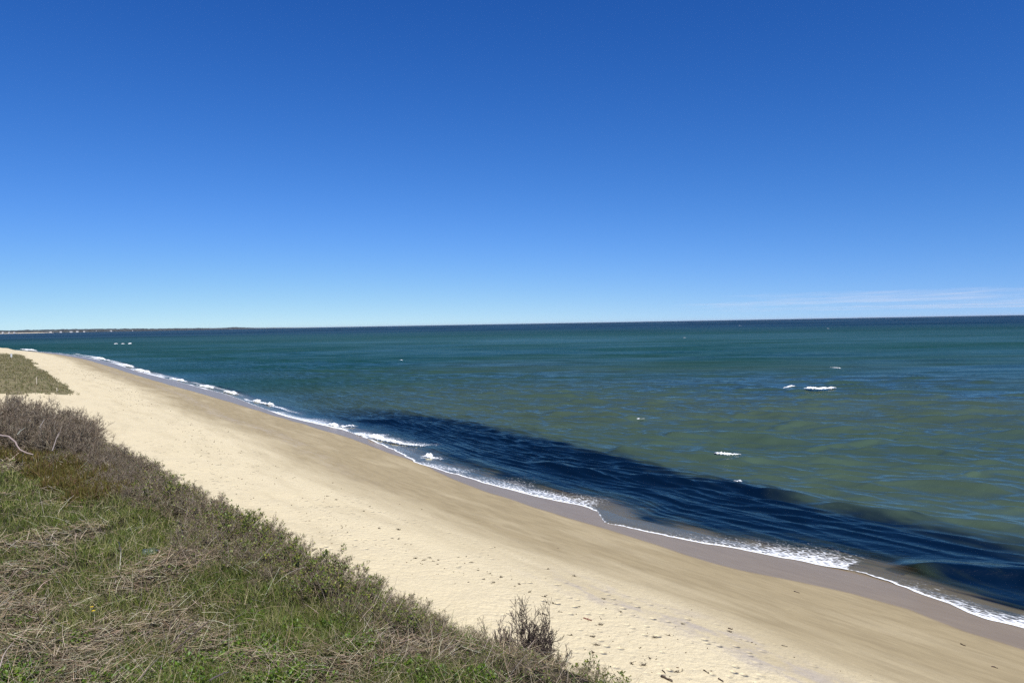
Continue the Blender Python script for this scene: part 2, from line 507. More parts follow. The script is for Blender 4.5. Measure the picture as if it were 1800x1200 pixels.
GV = np.stack([gx, gy, gz], 1)
far_cut = s_ > -70
keep = far_cut[faces_all].any(1)
Fs = faces_all[~fb & ~fdn & keep]
idx, mp = sub(GV, Fs)
ob = build('beach', GV[idx], [mp[Fs]], M_sand, attrs={'damp': damp[idx], 'wet': wetv[idx], 'foot': foot[idx], 'gravel': grav[idx]})
tag(ob, kind='structure')
Fs = faces_all[fb & keep]
idx, mp = sub(GV, Fs, fan)
ob = build('bluff', GV[idx], [mp[Fs], mp[fan]], M_soil, attrs={'dunegrass': np.zeros(len(idx))})
tag(ob, kind='structure')
Fs = faces_all[~fb & fdn & keep]
idx, mp = sub(GV, Fs)
ob = build('dune', GV[idx], [mp[Fs]], M_soil, attrs={'dunegrass': np.ones(len(idx))})
tag(ob, kind='structure')
sea_bed_F = faces_all[:0]

# ------------------------------------------------------------------ sea
wth = np.radians(np.concatenate([np.linspace(-57, -42, 60, endpoint=False), np.linspace(-42, 42, 900, endpoint=False), np.linspace(42, 80, 90)]))
scan = np.exp(np.linspace(math.log(12), math.log(3000), 5000))
sx = np.sin(wth)[:, None] * scan; sy = np.cos(wth)[:, None] * scan
dd, uu = du(sx, sy)
inside = dd > Efun(uu)
first = np.argmax(inside, 1)
a = scan[np.maximum(first - 1, 0)]; b = scan[first]
for _ in range(18):
    mid = .5 * (a + b); d1, u1 = du(np.sin(wth) * mid, np.cos(wth) * mid)
    ins = d1 > Efun(u1); b = np.where(ins, mid, b); a = np.where(ins, a, mid)
r0 = b
NRW = 760
t = np.linspace(0, 1, NRW) ** 1.12
kk = np.exp(-.5 * (np.arange(-90, 91) / 30.0) ** 2); kk /= kk.sum()
r0s = np.exp(np.convolve(np.pad(np.log(r0), 90, mode='edge'), kk, 'valid'))
wgt = sstep(.10, .05, np.abs(r0 - r0s) / r0); r0s = r0 + (r0s - r0) * wgt
inv = (1 - t)[:, None] / r0s[None] + t[:, None] / 60000.0
WR = 1 / inv + (r0 - r0s)[None] * np.exp(-t / .13)[:, None]
WX, WY = WR * np.sin(wth)[None], WR * np.cos(wth)[None]
cell = np.gradient(WR, axis=0)
WD, WU = du(WX, WY)
E_ = Efun(WU); dl = WD - E_                      # metres seaward of the water's edge
gzw = ground_z(WX, WY)
near = sstep(1, 14, dl)
off = sstep(10, 45, dl)
H = np.zeros_like(WX)
wr = np.random.default_rng(5)
for i in range(54):
    big = i < 14
    lam = math.exp(wr.uniform(math.log(6.5), math.log(20))) if big else math.exp(wr.uniform(math.log(1.2), math.log(6.0)))
    th_w = math.atan2(.97, .20) + wr.normal() * (.15 if big else .30)
    amp = (.0046 if big else .0062) * lam * (1 if lam < 11 else .8)
    k = 2 * math.pi / lam
    # refraction: crests swing round to the line of the shore as the water shoals
    ph = k * (math.cos(th_w) * WX + math.sin(th_w) * WY) + wr.uniform(0, 6.28) + (vnoise(WX / (lam * 5), WY / (lam * 3), 60 + i) - .5) * 2.2
    ph = ph + k * 1.2 * np.exp(-dl / 14) * (WD - WY)
    if big: ph = ph + .5 * np.sin(ph)               # steep towards the shore, gentle behind
    w = np.clip((lam / np.maximum(cell, 1e-3) - 1.8) / 1.5, 0, 1) * (off if lam > 4 else near * (.85 + .15 * off) * (1.35 if lam < 3 else 1))
    env = .15 + 1.6 * sstep(.25, .8, vnoise(WX / (lam * 2.6), WY / (lam * 1.5), 100 + i))
    H += w * amp * env * (((1 + np.sin(ph)) * .5) ** (2.0 if big else 2.0) * 2 - .75)
for i in range(7):                              # inshore ripples parallel to the shore
    lam = wr.uniform(1.6, 5.5); k = 2 * math.pi / lam
    ph = k * (WD + .12 * WU * wr.uniform(-1, 1)) + 5 * fbm(WU / 14, WD / 8, 140 + i) + wr.uniform(0, 6.28)
    w = np.clip((lam / np.maximum(cell, 1e-3) - 2.2) / 2.5, 0, 1) * sstep(2, 8, dl) * (1 - off * .7)
    H += w * .008 * lam * np.sin(ph) * (.3 + 1.2 * vnoise(WU / 7, WD / 3, 160 + i))


def swell(pts, h, wf, wb, fade=6.0, ins=0.0):
    """one long unbroken wave lying along a crest line read off the photograph"""
    global H, FACE
    q = np.array([at(px, py, 0.2) for px, py in pts]); d_, uq = du(q[:, 0], q[:, 1]); o = np.argsort(uq)
    cdist = np.interp(WU, uq[o], d_[o])
    e = WD - cdist
    prof = np.where(e < 0, np.exp(-(e / wf) ** 2), np.exp(-(e / wb) ** 2))
    al = sstep(uq[o][0] - fade, uq[o][0] + fade * .5, WU) * sstep(uq[o][-1] + fade, uq[o][-1] - fade * .5, WU)
    H += h * prof * al * (.75 + .5 * vnoise(WU / 3, WD * 0, 201))


swell([(1060, 833), (1000, 824), (960, 815)], .42, .55, 1.6, 3)
swell([(1400, 868), (1300, 852), (1200, 843), (1080, 836)], .34, .7, 2.0, 4)
swell([(1900, 1030), (1800, 1012), (1700, 1003), (1610, 995)], .50, .62, 1.8, 1.6)
swell([(760, 752), (700, 742), (640, 738)], .40, .8, 2.2, 5)
swell([(1100, 930 - 12), (1000, 862), (880, 826), (780, 790)], .14, .6, 2.0, 5)
swell([(1800, 925), (1650, 905), (1500, 897)], .25, .8, 2.2, 4)
swell([(1000, 790), (900, 772), (800, 758)], .2, .8, 2.2, 6)
for pts_, h_, wf_, wb_ in [([(1300, 727), (1340, 725), (1380, 729)], .34, 1.5, 4), ([(1615, 713), (1660, 711), (1715, 713)], .36, 1.6, 4.5), ([(1370, 748), (1420, 747), (1470, 751), (1552, 759)], .40, 1.4, 4),
                           ([(1180, 764), (1260, 765), (1355, 773)], .42, 1.4, 4), ([(1425, 784), (1490, 779), (1555, 775)], .34, 1.2, 3.5), ([(1530, 784), (1600, 785), (1680, 794)], .34, 1.1, 3.5),
                           ([(1705, 784), (1760, 782), (1830, 787)], .34, 1.1, 3.5), ([(1090, 788), (1160, 793), (1240, 801), (1315, 809)], .42, 1.1, 3.5), ([(1320, 808), (1400, 805), (1475, 808)], .24, 1.1, 3.5),
                           ([(1690, 832), (1730, 828), (1775, 833)], .26, .9, 2.8), ([(1530, 846), (1620, 846), (1765, 858)], .28, .9, 3), ([(1405, 697), (1500, 694), (1640, 697)], .34, 1.8, 5), ([(1440, 673), (1480, 671), (1530, 673)], .34, 2, 5),
                           ([(1010, 704), (1080, 702), (1150, 706)], .32, 1.8, 5), ([(960, 728), (1040, 728), (1110, 735)], .34, 1.5, 4), ([(860, 690), (930, 690), (1000, 694)], .3, 2, 5), ([(1570, 668), (1650, 667), (1740, 670)], .34, 2.2, 5),
                           ([(1180, 655), (1260, 653), (1330, 656)], .34, 2.4, 6), ([(760, 668), (840, 669), (900, 672)], .3, 2.2, 5), ([(1600, 735), (1680, 733), (1790, 738)], .3, 1.4, 4)]:
    swell(pts_, h_, wf_, wb_, 1.2)
film = gzw + .015 + .05 * (1 - np.exp(-np.maximum(dl, 0) / .25))
WZ = np.maximum(film, H * sstep(0, 3, dl) - .01)
WZ = np.where(WR > 2500, 0, WZ)
# colour of the water itself: sandy olive inshore, teal outside, ink blue in deep water
olive = np.array([.046, .072, .050]); teal = np.array([.010, .046, .040]); deep = np.array([.0003, .014, .040]); dark = np.array([.001, .007, .022]); tan = np.array([.16, .125, .09])
R_ = np.hypot(WX, WY)
bl = sstep(50, 330, R_ + 130 * (fbm(WX / 70, WY / 35, 71) - .5) + np.clip(-WX, 0, 200) * .9)
body = olive * (1 - bl[..., None]) + teal * bl[..., None]
bd = sstep(520, 2000, R_ + 300 * (fbm(WX / 500, WY / 250, 72) - .5) + np.clip(WX, -600, 600) * .35)
body = body * (1 - bd[..., None]) + deep * bd[..., None]
body = body * (.82 + .36 * fbm(WX / 9, WY / 4, 73, 3)[..., None])
OUT = [(540, 714), (600, 714), (700, 722), (850, 745), (1000, 778), (1180, 822), (1300, 847), (1500, 892), (1650, 920), (1800, 955), (1900, 980)]
ou, od = line_du(OUT, 0.0)
oc = np.interp(WU, ou, od)
trough = sstep(2.4, -2.8, WD - oc + 3.2 * (fbm(WU / 7, WD / 3, 74) - .5) + 3.4 * (fbm(WU / 2.2, WD / .9, 83, 3) - .5)) * sstep(ou[-1] + 6, ou[-1] - 30, WU) * sstep(2.0, 5.0, dl + 1.6 * (fbm(WU / 5, WD / 2, 75) - .5) + 3.6 * (fbm(WU / 2.6, WD / .5, 84, 3) - .5))
body = body * (1 - trough[..., None]) + dark * trough[..., None]
opac = sstep(1.6, 6.0, dl + 2.6 * (fbm(WU / 6, WD / 2.5, 76) - .5) + 4.5 * (fbm(WU / 2.6, WD / .5, 84, 3) - .5))
opac = np.maximum(np.maximum(opac, sstep(300, 500, R_)), trough)
calm = sstep(5, .5, dl)
FA = [(1900, 1.0), (1800, 1.0), (1720, .95), (1640, .62), (1600, .5), (1560, .3), (1520, .12), (1492, .1), (1474, .9), (1420, .95), (1350, .85), (1300, .72),
      (1200, .5), (1120, .22), (1066, .12), (1050, .05), (1022, .75), (960, .85), (900, .8), (840, .6), (790, .45), (740, .3), (700, .5)]
fpx = np.array([p[0] for p in FRONT]); fq = np.array([at(px, py, .12) for px, py in FRONT]); _, fu = du(fq[:, 0], fq[:, 1])
pa = np.interp([p[0] for p in FA], fpx[::-1], fu[::-1])
o = np.argsort(pa)
famp = np.interp(WU, pa[o], np.array([p[1] for p in FA])[o])
farf = sstep(72, 90, WU)
famp = famp * (1 - farf) + farf * sstep(.38, .62, fbm(WU / 12, WD * 0, 78, 2)) * .9
wid = 1.5 + 2.5 * vnoise(WU / 5, WU * 0, 79)
foam = famp * np.exp(-(np.maximum(dl, 0) / wid) ** 1.6) * .72
edge = np.exp(-(dl / (.16 + .25 * farf + .14 * famp)) ** 2) * (.55 + .45 * sstep(.05, .3, famp))
foam = np.maximum(foam, edge)
foam = np.where(dl > 12, 0, foam)


def foam_patch(pts, wf, wb, amp, seed, z=.2):
    """lace of old foam lying on the water along a line, wf metres towards the beach and wb metres out"""
    global foam
    q = np.array([at(px, py, z) for px, py in pts]); d_, uq = du(q[:, 0], q[:, 1]); o = np.argsort(uq); d_, uq = d_[o], uq[o]
    L_ = uq[-1] - uq[0]; e = WD - np.interp(WU, uq, d_) + .8 * (vnoise(WU / (L_ * .12), WD * 0, seed) - .5) * (wf + wb)
    p = np.where(e < 0, np.exp(-(e / wf) ** 2), np.exp(-(e / wb) ** 2)) * sstep(uq[0] - .05 * L_, uq[0] + .15 * L_, WU) * sstep(uq[-1] + .05 * L_, uq[-1] - .15 * L_, WU)
    foam = np.maximum(foam, p * amp * (.6 + .6 * vnoise(WU / (L_ * .2), WD / 2, seed + 1)))


foam_patch([(610, 757), (660, 768), (715, 777), (775, 780)], .5, 2.2, .75, 501)
foam_patch([(735, 801), (760, 802), (785, 803)], .4, .9, .7, 503)
foam_patch([(520, 733), (560, 742), (600, 748), (640, 750)], .4, .7, .6, 505)
foam_patch([(420, 697), (450, 704), (490, 714), (530, 727)], .4, .8, .55, 507)
foam_patch([(330, 668), (370, 678), (410, 688), (440, 698)], .5, 1.0, .55, 509)
foam_patch([(225, 643), (262, 653), (300, 662), (330, 671)], .7, 1.4, .55, 511)
foam_patch([(120, 619), (160, 626), (200, 634), (230, 645)], 1.2, 2.2, .55, 513)
foam_patch([(700, 806), (760, 822), (830, 838), (900, 852), (1000, 872), (1040, 882)], .6, 2.2, .52, 515)
foam_patch([(1411, 692), (1440, 693), (1470, 691)], .8, .5, .5, 517, 0)

gust = fbm(WX / 60, WY / 26, 77, 4); gust2 = fbm(WX / 400, WY / 190, 81, 5)
fcap = (.56 - .27 * sstep(60, 300, R_) - .10 * sstep(260, 900, R_)) * (1 - .25 * trough) * (1 + 2.1 * (gust - .5) * sstep(60, 160, R_) * sstep(900, 400, R_) + 1.7 * (gust2 - .5) * sstep(300, 700, R_))
WV = np.stack([WX, WY, WZ], -1).reshape(-1, 3)
sea = build('sea', WV, [grid_faces(NRW, len(wth))], M_water,
            attrs={'body': body.reshape(-1, 3), 'opac': opac.ravel(), 'foam': foam.ravel(), 'calm': calm.ravel(), 'fcap': fcap.ravel()})
tag(sea, kind='structure')
# sea bed under the shallow water, reaching out below the whole sea
sbx = np.array([-60000, 60000, 60000, -60000.]); sby = np.array([-3000, -3000, 70000, 70000.])
ob = build('seabed', np.stack([sbx, sby, np.full(4, -9.2)], 1), [np.array([[0, 1, 2, 3]])], flat_mat('seabed_sand', (.12, .1, .07)))
tag(ob, kind='structure')


# ------------------------------------------------------------------ breaking crests and whitecaps
def sea_z(x, y):
    th_ = math.atan2(x, y); j = int(np.argmin(np.abs(wth - th_))); i = int(np.argmin(np.abs(WR[:, j] - math.hypot(x, y))))
    return float(WZ[max(0, i - 3):i + 4, max(0, j - 3):j + 4].max())


def crest(name, pts, w, h, label, cat, group=None, seed=0, z=0.15, ragged=.5, solid=1.0):
    q = np.array([at(px, py, z) for px, py in pts])
    L = np.concatenate([[0], np.cumsum(np.linalg.norm(np.diff(q[:, :2], axis=0), axis=1))])
    ns = max(24, int(L[-1] / .06)); ns = min(ns, 160); nw = 15
    s = np.linspace(0, L[-1], ns); cx = np.interp(s, L, q[:, 0]); cy = np.interp(s, L, q[:, 1])
    tx = np.gradient(cx); ty = np.gradient(cy); ln = np.hypot(tx, ty); tx /= ln; ty /= ln
    nx, ny = -ty, tx
    if ny.mean() < 0: nx, ny = -nx, -ny
    v = np.linspace(-1, 1, nw)
    S, Vv = np.meshgrid(s, v, indexing='ij')
    tt = S / L[-1]
    tp = np.sin(np.pi * np.clip(tt, .0, 1)) ** .45 * (1 - ragged + 2 * ragged * vnoise(S / (.12 * L[-1] + .2), S * 0, seed + 300))
    off = Vv * w * np.clip(tp, .12, 1.6) + .35 * w * (vnoise(S / .5, S * 0, seed + 310) - .5)
    X = cx[:, None] + nx[:, None] * off; Y = cy[:, None] + ny[:, None] * off
    lump = .25 + 1.1 * fbm(X / .2, Y / .2, seed + 320, 4)
    Z = h * np.clip(tp, 0, 1.4) * np.clip(1 - Vv ** 2, 0, 1) ** .6 * lump
    base = np.median([sea_z(cx[i], cy[i]) for i in range(0, ns, max(1, ns // 9))])
    c = np.array([cx.mean(), cy.mean(), base - .04])
    sol = (1 - np.abs(Vv) ** 2.2) * .55 * np.sin(np.pi * np.clip(tt, .001, .999)) ** .35 * solid
    P = np.stack([X - c[0], Y - c[1], Z], -1).reshape(-1, 3)
    ob = build(name, P, [grid_faces(ns, nw)], M_foam, attrs={'solid': sol.ravel()})
    ob.location = c
    return tag(ob, label, cat, group)


crest('breaker', [(618, 760), (640, 765), (675, 773), (715, 780), (752, 783)], .6, .42, 'long white foaming breaker where the dark water meets the beach', 'breaking wave', seed=1, ragged=.7, solid=.85)
crest('breaker', [(738, 800), (755, 801), (776, 803)], .42, .32, 'short white breaker just inshore of the long foaming one', 'breaking wave', seed=2, ragged=.7, solid=.85)
for i, p in enumerate([[(566, 743), (600, 749), (632, 748)], [(440, 702), (462, 707), (484, 712)], [(392, 686), (418, 693)], [(345, 676), (378, 682)],
                       [(296, 664), (330, 671)], [(236, 649), (268, 656)], [(205, 638), (236, 646)], [(160, 627), (196, 634)], [(36, 614), (66, 617)]]):
    r_m = at(*p[0])[1]
    crest('breaker', p, .25 + r_m * .0028, .22 + r_m * .0009, 'thin white breaker rolling onto the far curve of the beach', 'breaking wave', 'small breakers along the far waterline', seed=10 + i, ragged=.8, solid=.85)
crest('whitecap', [(1411, 685.5), (1440, 687), (1470, 684.5)], .85, .50, 'largest white whitecap, a flat bright bar out on the green water', 'whitecap', seed=31, ragged=.3, solid=1.2)
crest('whitecap', [(1370, 684), (1384, 682), (1398, 679)], .6, .18, 'broken scrap of foam just left of the largest whitecap', 'whitecap', seed=32, ragged=.9, solid=.7)
crest('whitecap', [(1254, 801), (1275, 804.5), (1304, 804)], .30, .26, 'bright small whitecap near the seaward edge of the dark water', 'whitecap', seed=38, ragged=.25, solid=1.2)
crest('whitecap', [(1458, 646), (1479, 648)], .4, .14, 'thin pale streak of foam beyond the largest whitecap', 'whitecap', seed=34)
crest('whitecap', [(1118, 739), (1136, 738)], .35, .12, 'faint foam fleck on green water left of the whitecaps', 'whitecap', seed=35, ragged=.8, solid=.7)
crest('whitecap', [(1288, 848), (1306, 849)], .22, .12, 'foam fleck on the crest of a dark wave in the dark blue water', 'whitecap', seed=36, ragged=.8, solid=.8)
for i, x in enumerate((204, 216, 228)):
    crest('whitecap', [(x - 3.2, 604.6), (x + 3.2, 604.2)], 1.2, .55, 'one of three pale whitecaps in a short row off the far beach', 'whitecap', 'row of three whitecaps off the far beach', seed=40 + i, solid=1.2)
for i, (x, y) in enumerate([(1300, 572), (1203, 593), (1455, 577), (705, 633)]):
    crest('whitecap', [(x - 3, y), (x + 4, y)], 1 * .3 + at(x, y)[1] * .0008, .16, 'tiny distant whitecap fleck on the open sea', 'whitecap', 'distant whitecap flecks', seed=60 + i, solid=.8)


# ------------------------------------------------------------------ far shore
def ridge(name, ctrl, m, wob, seed, kind='structure', n=600, depth=700.0, label=None, cat=None, base=-1.0):
    """a low far coast; ctrl rows: px, top px above the sea line, distance"""
    px = np.linspace(ctrl[0][0], ctrl[-1][0], n)
    top = np.interp(px, [c[0] for c in ctrl], [c[1] for c in ctrl]); D = np.interp(px, [c[0] for c in ctrl], [c[2] for c in ctrl])
    X = (px - 900) / FP * D; Y = D.copy()
    hz = top * D / FP * (1 + wob * (fbm(px / 14, px * 0, seed, 4) - .5) * 2)
    prof = [(0, base, 0), (0, 1.0, .05), (60, 1.5, .55), (depth * .3, 2, .9), (depth * .6, 2, 1.0), (depth, 0, .75), (depth * 1.1, base, 0)]
    V = []
    for k, (back, add, f) in enumerate(prof):
        wz = 1 + .25 * (fbm(px / 3.5, px * 0 + k, seed + 5, 3) - .5) * (f > .1)
        V.append(np.stack([X * (1 + back / D), Y + back, add + hz * f * wz], 1))
    V = np.stack(V, 0)
    ob = build(name, V.reshape(-1, 3), [grid_faces(len(prof), n)], m)
    return tag(ob, label, cat, None, kind)


M_wood = flat_mat('far_woodland', (.045, .05, .045), .9, .1, .5, .012)
M_fsand = flat_mat('far_beach_sand', (.62, .55, .44), .9, .1, .1, .01)
FAR = [(-700, 4.6, 7000), (-300, 4.4, 8500), (0, 4.2, 9500), (70, 4.4, 10000), (140, 4.6, 10500), (210, 3.6, 11500), (300, 2.6, 13000), (370, 2.0, 14500), (430, .9, 16000), (500, .25, 18000), (560, .02, 19000)]
ridge('far_land', [(a, b + HC * FP / c * .75 * (b > .1), c) for a, b, c in FAR], M_wood, .16, 7)
ridge('headland', [(318, .2, 17000), (380, 1.6 + .6, 17000), (402, 2.6 + .6, 17000), (412, 3.4 + .6, 17000), (430, 2.0 + .6, 17000), (470, .2, 17000)], M_wood, .1, 17, n=120)
ridge('far_beach', [(a, (b + HC * FP / c) * .16, c - 60) for a, b, c in FAR if a <= 75] + [(95, .05, 10100)], M_fsand, .1, 8, depth=80, n=300)
M_wall = flat_mat('white_clapboard', (.55, .54, .53), .7, .2, .06, .4); M_roof = flat_mat('grey_shingles', (.20, .19, .19), .85, .15, .15, .5); M_glass = flat_mat('dark_window_glass', (.03, .04, .05), .15, .5)


def house(px, up, D, w, h, label, rz=0.0):
    c = at_dist(px, 569 - .0175 * (px - 900), D); c[2] = 1.5 + up
    w *= .72; t_ = empty('house', c, rz)
    def bx(x0, x1, y0, y1, z0, z1):
        V = np.array([[x, y, z] for z in (z0, z1) for x, y in ((x0, y0), (x1, y0), (x1, y1), (x0, y1))], float)
        return V, [np.array([[3, 2, 1, 0], [4, 5, 6, 7], [0, 1, 5, 4], [1, 2, 6, 5], [2, 3, 7, 6], [3, 0, 4, 7]])], np.zeros((8, 3))
    V, Fh, _ = bx(-w / 2, w / 2, -5, 5, -14, h)
    build('wall', V, Fh, M_wall, t_, False)
    e = .8; z0 = h + .02; z1 = h + 4.5
    V = np.array([[-w / 2 - e, -5 - e, z0], [w / 2 + e, -5 - e, z0], [w / 2 + e, 5 + e, z0], [-w / 2 - e, 5 + e, z0], [-w / 2 - e, 0, z1], [w / 2 + e, 0, z1]])
    build('roof', V, [np.array([[0, 1, 5, 4], [2, 3, 4, 5], [3, 2, 1, 0]]), np.array([[0, 4, 3], [1, 2, 5]])], M_roof, t_, False)
    for k in range(3):
        V, Fh, _ = bx(-w * .3 + k * w * .3 - .8, -w * .3 + k * w * .3 + .8, -5.08, -5.003, h * .4, h * .75)
        build('window', V, Fh, M_glass, t_, False)
    tag(t_, label, 'house', 'white houses on the far shore')


house(5, 12, 9480, 26, 8, 'pale house in the far woods at the very left end of the far shore')
house(16, 10, 9560, 22, 7, 'pale small house second from the left end of the far shore')
house(25, 10, 9620, 22, 7, 'pale small house third from the left end of the far shore')
house(89, 3, 10100, 40, 10, 'bright white house at the water on the far shore, alone right of the far beach')
house(107, 6, 10250, 40, 8, 'dull pale house between the lone white house and the long white building')
house(125, 4, 10370, 52, 8, 'left part of the long white pair of buildings on the far shore')
house(136, 3, 10450, 44, 12, 'brightest white house, right of the long white pair of buildings on the far shore')
house(148, 5, 10600, 34, 8, 'small pale house just right of the brightest white house')
house(168, 7, 10950, 40, 9, 'pale house high on the far shore between two white clusters')
house(195, 3, 11300, 42, 12, 'white house on the thin right part of the far shore')
house(232, 2, 11900, 44, 8, 'last small white house towards the right tip of the far shore')

# ------------------------------------------------------------------ clouds: a thin high sheet of broken streaks far out over the sea
m, nt, out = mat('thin_cloud'); N = NT(nt)
Pc = N.coord((.00007, .000055, .0001))
n1 = N.noise(Pc, 1.0, 6, .55, .4); n2 = N.noise(N.coord((.0006, .00028, .001)), 1.0, 5, .6, .3); cov = N.attr('cover')
k = N.math('ADD', N.math('MULTIPLY', n1, .75), N.math('MULTIPLY', n2, .45))
al = N.math('MULTIPLY', N.ramp(N.math('ADD', k, N.math('MULTIPLY', N.math('SUBTRACT', cov, 1.0), .5)), .44, .84), .46)
tl = N.n('ShaderNodeBsdfTranslucent', {'Color': (.95, .95, .95, 1)}); df = N.n('ShaderNodeBsdfDiffuse', {'Color': (.95, .95, .95, 1)})
ad = N.n('ShaderNodeMixShader', {0: .5, 1: tl.outputs[0], 2: df.outputs[0]}); tr = N.n('ShaderNodeBsdfTransparent')
mx = N.n('ShaderNodeMixShader', {0: al, 1: tr.outputs[0], 2: ad.outputs[0]}); N.link(mx.outputs[0], out.inputs[0])
cx = np.linspace(-20000, 120000, 70); cy = np.linspace(22000, 150000, 60); CX, CY = np.meshgrid(cx, cy)
CZ = 1250 + 160 * (fbm(CX / 9000, CY / 9000, 91) - .5)
ang = CX / CY
cov = sstep(-.05, .25, ang) * sstep(150000, 110000, CY) * sstep(24000, 36000, CY) * (.7 + .3 * sstep(.2, .6, ang))
ob = build('clouds', np.stack([CX, CY, CZ], -1).reshape(-1, 3), [grid_faces(60, 70)], m, attrs={'cover': cov.ravel()})
tag(ob, kind='stuff')

# ------------------------------------------------------------------ vegetation of the bluff
def gw(px, py, z=10.62):
    return at(px, py, z)[:2]


GREEN = [(200, 1035, .45), (480, 1020, .7), (540, 1075, .5), (440, 985, .5), (190, 990, .35), (330, 1050, .3), (250, 945, .35), (140, 850, .3), (690, 1170, .45),
         (300, 1112, .3), (215, 1140, .35), (330, 1180, .35), (380, 1040, .35), (60, 905, .4), (820, 1165, .3), (560, 1130, .25), (120, 1010, .3)]
STRAW = [(30, 1050, .5), (50, 975, .3), (270, 985, .5), (240, 1075, .35), (70, 925, .35), (150, 915, .3), (320, 1045, .35), (440, 1145, .25), (570, 1150, .25),
         (350, 1125, .3), (100, 1165, .4), (700, 1115, .35), (130, 1100, .4), (15, 1130, .3), (620, 1180, .25), (790, 1130, .3), (340, 1085, .25), (10, 990, .3), (190, 1185, .35)]
LEAFP = [(28, 1148, .2), (22, 1188, .15), (230, 1148, .13), (255, 1165, .1), (410, 1105, .12), (640, 1100, .2), (395, 1135, .1), (505, 1118, .12), (345, 1140, .1),
         (140, 1075, .06), (40, 1052, .06), (440, 1040, .1), (530, 1150, .12), (600, 1195, .12), (720, 1150, .12), (470, 1095, .1), (290, 1150, .12), (180, 1165, .08), (310, 1190, .12), (450, 1180, .14), (560, 1185, .12), (670, 1140, .1), (760, 1170, .12), (820, 1185, .12), (360, 1165, .09), (590, 1060, .1), (520, 1060, .08), (500, 1165, .1)]


def field(P, x, y):
    v = np.zeros_like(x)
    for px, py, R in P:
        gx_, gy_ = gw(px, py); v = v + np.exp(-((x - gx_) ** 2 + (y - gy_) ** 2) / R ** 2)
    return np.clip(v, 0, 1.2)


def scatter(n, rmin=1.3, rmax=30, w0=6.0, lo=-62, hi=38, emin=-.9, emax=4.5):
    """places on the top of the bluff, thinning with distance from the path above; e = metres inland from the rim"""
    X, Y, E = [], [], []; tot = 0
    while tot < n:
        r = rmin + (rmax - rmin) * rng.uniform(0, 1, 4 * n)
        ok = rng.uniform(0, 1, 4 * n) < (r / (1 + (r / w0) ** 2)) / (w0 / 2)
        r = r[ok]; th_ = np.radians(rng.uniform(lo, hi, len(r)))
        x, y = r * np.sin(th_), r * np.cos(th_); d, u = du(x, y); e = rim(u) - d
        ok = (e > emin) & (e < emax) & (u > -3) & (u < 29)
        X.append(x[ok]); Y.append(y[ok]); E.append(e[ok]); tot += ok.sum()
    return np.concatenate(X)[:n], np.concatenate(Y)[:n], np.concatenate(E)[:n]


def blade_paths(x, y, L, tilt, az, K, droop, z0=0.0):
    """curved stems from the ground: tilt from upright in radians, bending over by droop"""
    t = np.linspace(0, 1, K)[None]
    a = tilt[:, None] + droop[:, None] * t
    seg = L[:, None] / (K - 1)
    hx = np.sin(a) * seg; hz = np.cos(a) * seg
    hx = np.concatenate([np.zeros((len(x), 1)), np.cumsum(hx[:, 1:], 1)], 1); hz = np.concatenate([np.zeros((len(x), 1)), np.cumsum(hz[:, 1:], 1)], 1)
    z = ground_z(x, y) + z0
    return np.stack([x[:, None] + hx * np.cos(az)[:, None], y[:, None] + hx * np.sin(az)[:, None], z[:, None] + hz], -1)


def greenness(x, y):
    g = 5.0 * (fbm(x / .8, y / .8, 401) - .5) + 3 * (fbm(x / 2.4, y / 2.4, 402, 2) - .5) + 2.6 * field(GREEN, x, y) - 2.8 * field(STRAW, x, y) + .55
    return 1 / (1 + np.exp(-2.2 * g))


def rel(x, y): return np.clip(np.hypot(x, y) / 7.0, .75, 3.2)


# green grass
x, y, e = scatter(300000, emin=-.5)
g = greenness(x, y); band = sstep(.75, .35, e + .5 * (fbm(x / .7, y / .7, 403) - .5))
ok = rng.uniform(0, 1, len(x)) < (.22 + .78 * g) * (1 - .75 * band); x, y, g = x[ok], y[ok], g[ok]; n = len(x)
L = rng.uniform(.06, .15, n) * (.7 + .6 * g) * (1 + .6 * (rng.uniform(0, 1, n) < .06)); az = rng.uniform(0, 6.28, n)
P = blade_paths(x, y, L, np.abs(rng.normal(.25, .3, n)), az, 4, rng.uniform(.1, 1.3, n))
Wb = np.array([1, .95, .65, .08])[None] * (rng.uniform(.0011, .0021, n) * rel(x, y))[:, None]
sd_ = rng.uniform(0, 6.28, n); V, Fg = ribbons(P, Wb, np.stack([np.cos(sd_), np.sin(sd_), 0 * sd_], 1))
tone = fbm(x / .5, y / .5, 405)
cg = np.array([[.072, .105, .020], [.125, .155, .030], [.19, .19, .055], [.32, .28, .15]])[rng.choice(4, n, p=[.3, .34, .22, .14])] * (.65 + .7 * tone)[:, None] * rng.uniform(.6, 1.45, (n, 1))
tag(build('grass', V, Fg, M_grass, attrs={'col': np.repeat(cg, 8, 0)}), kind='stuff')

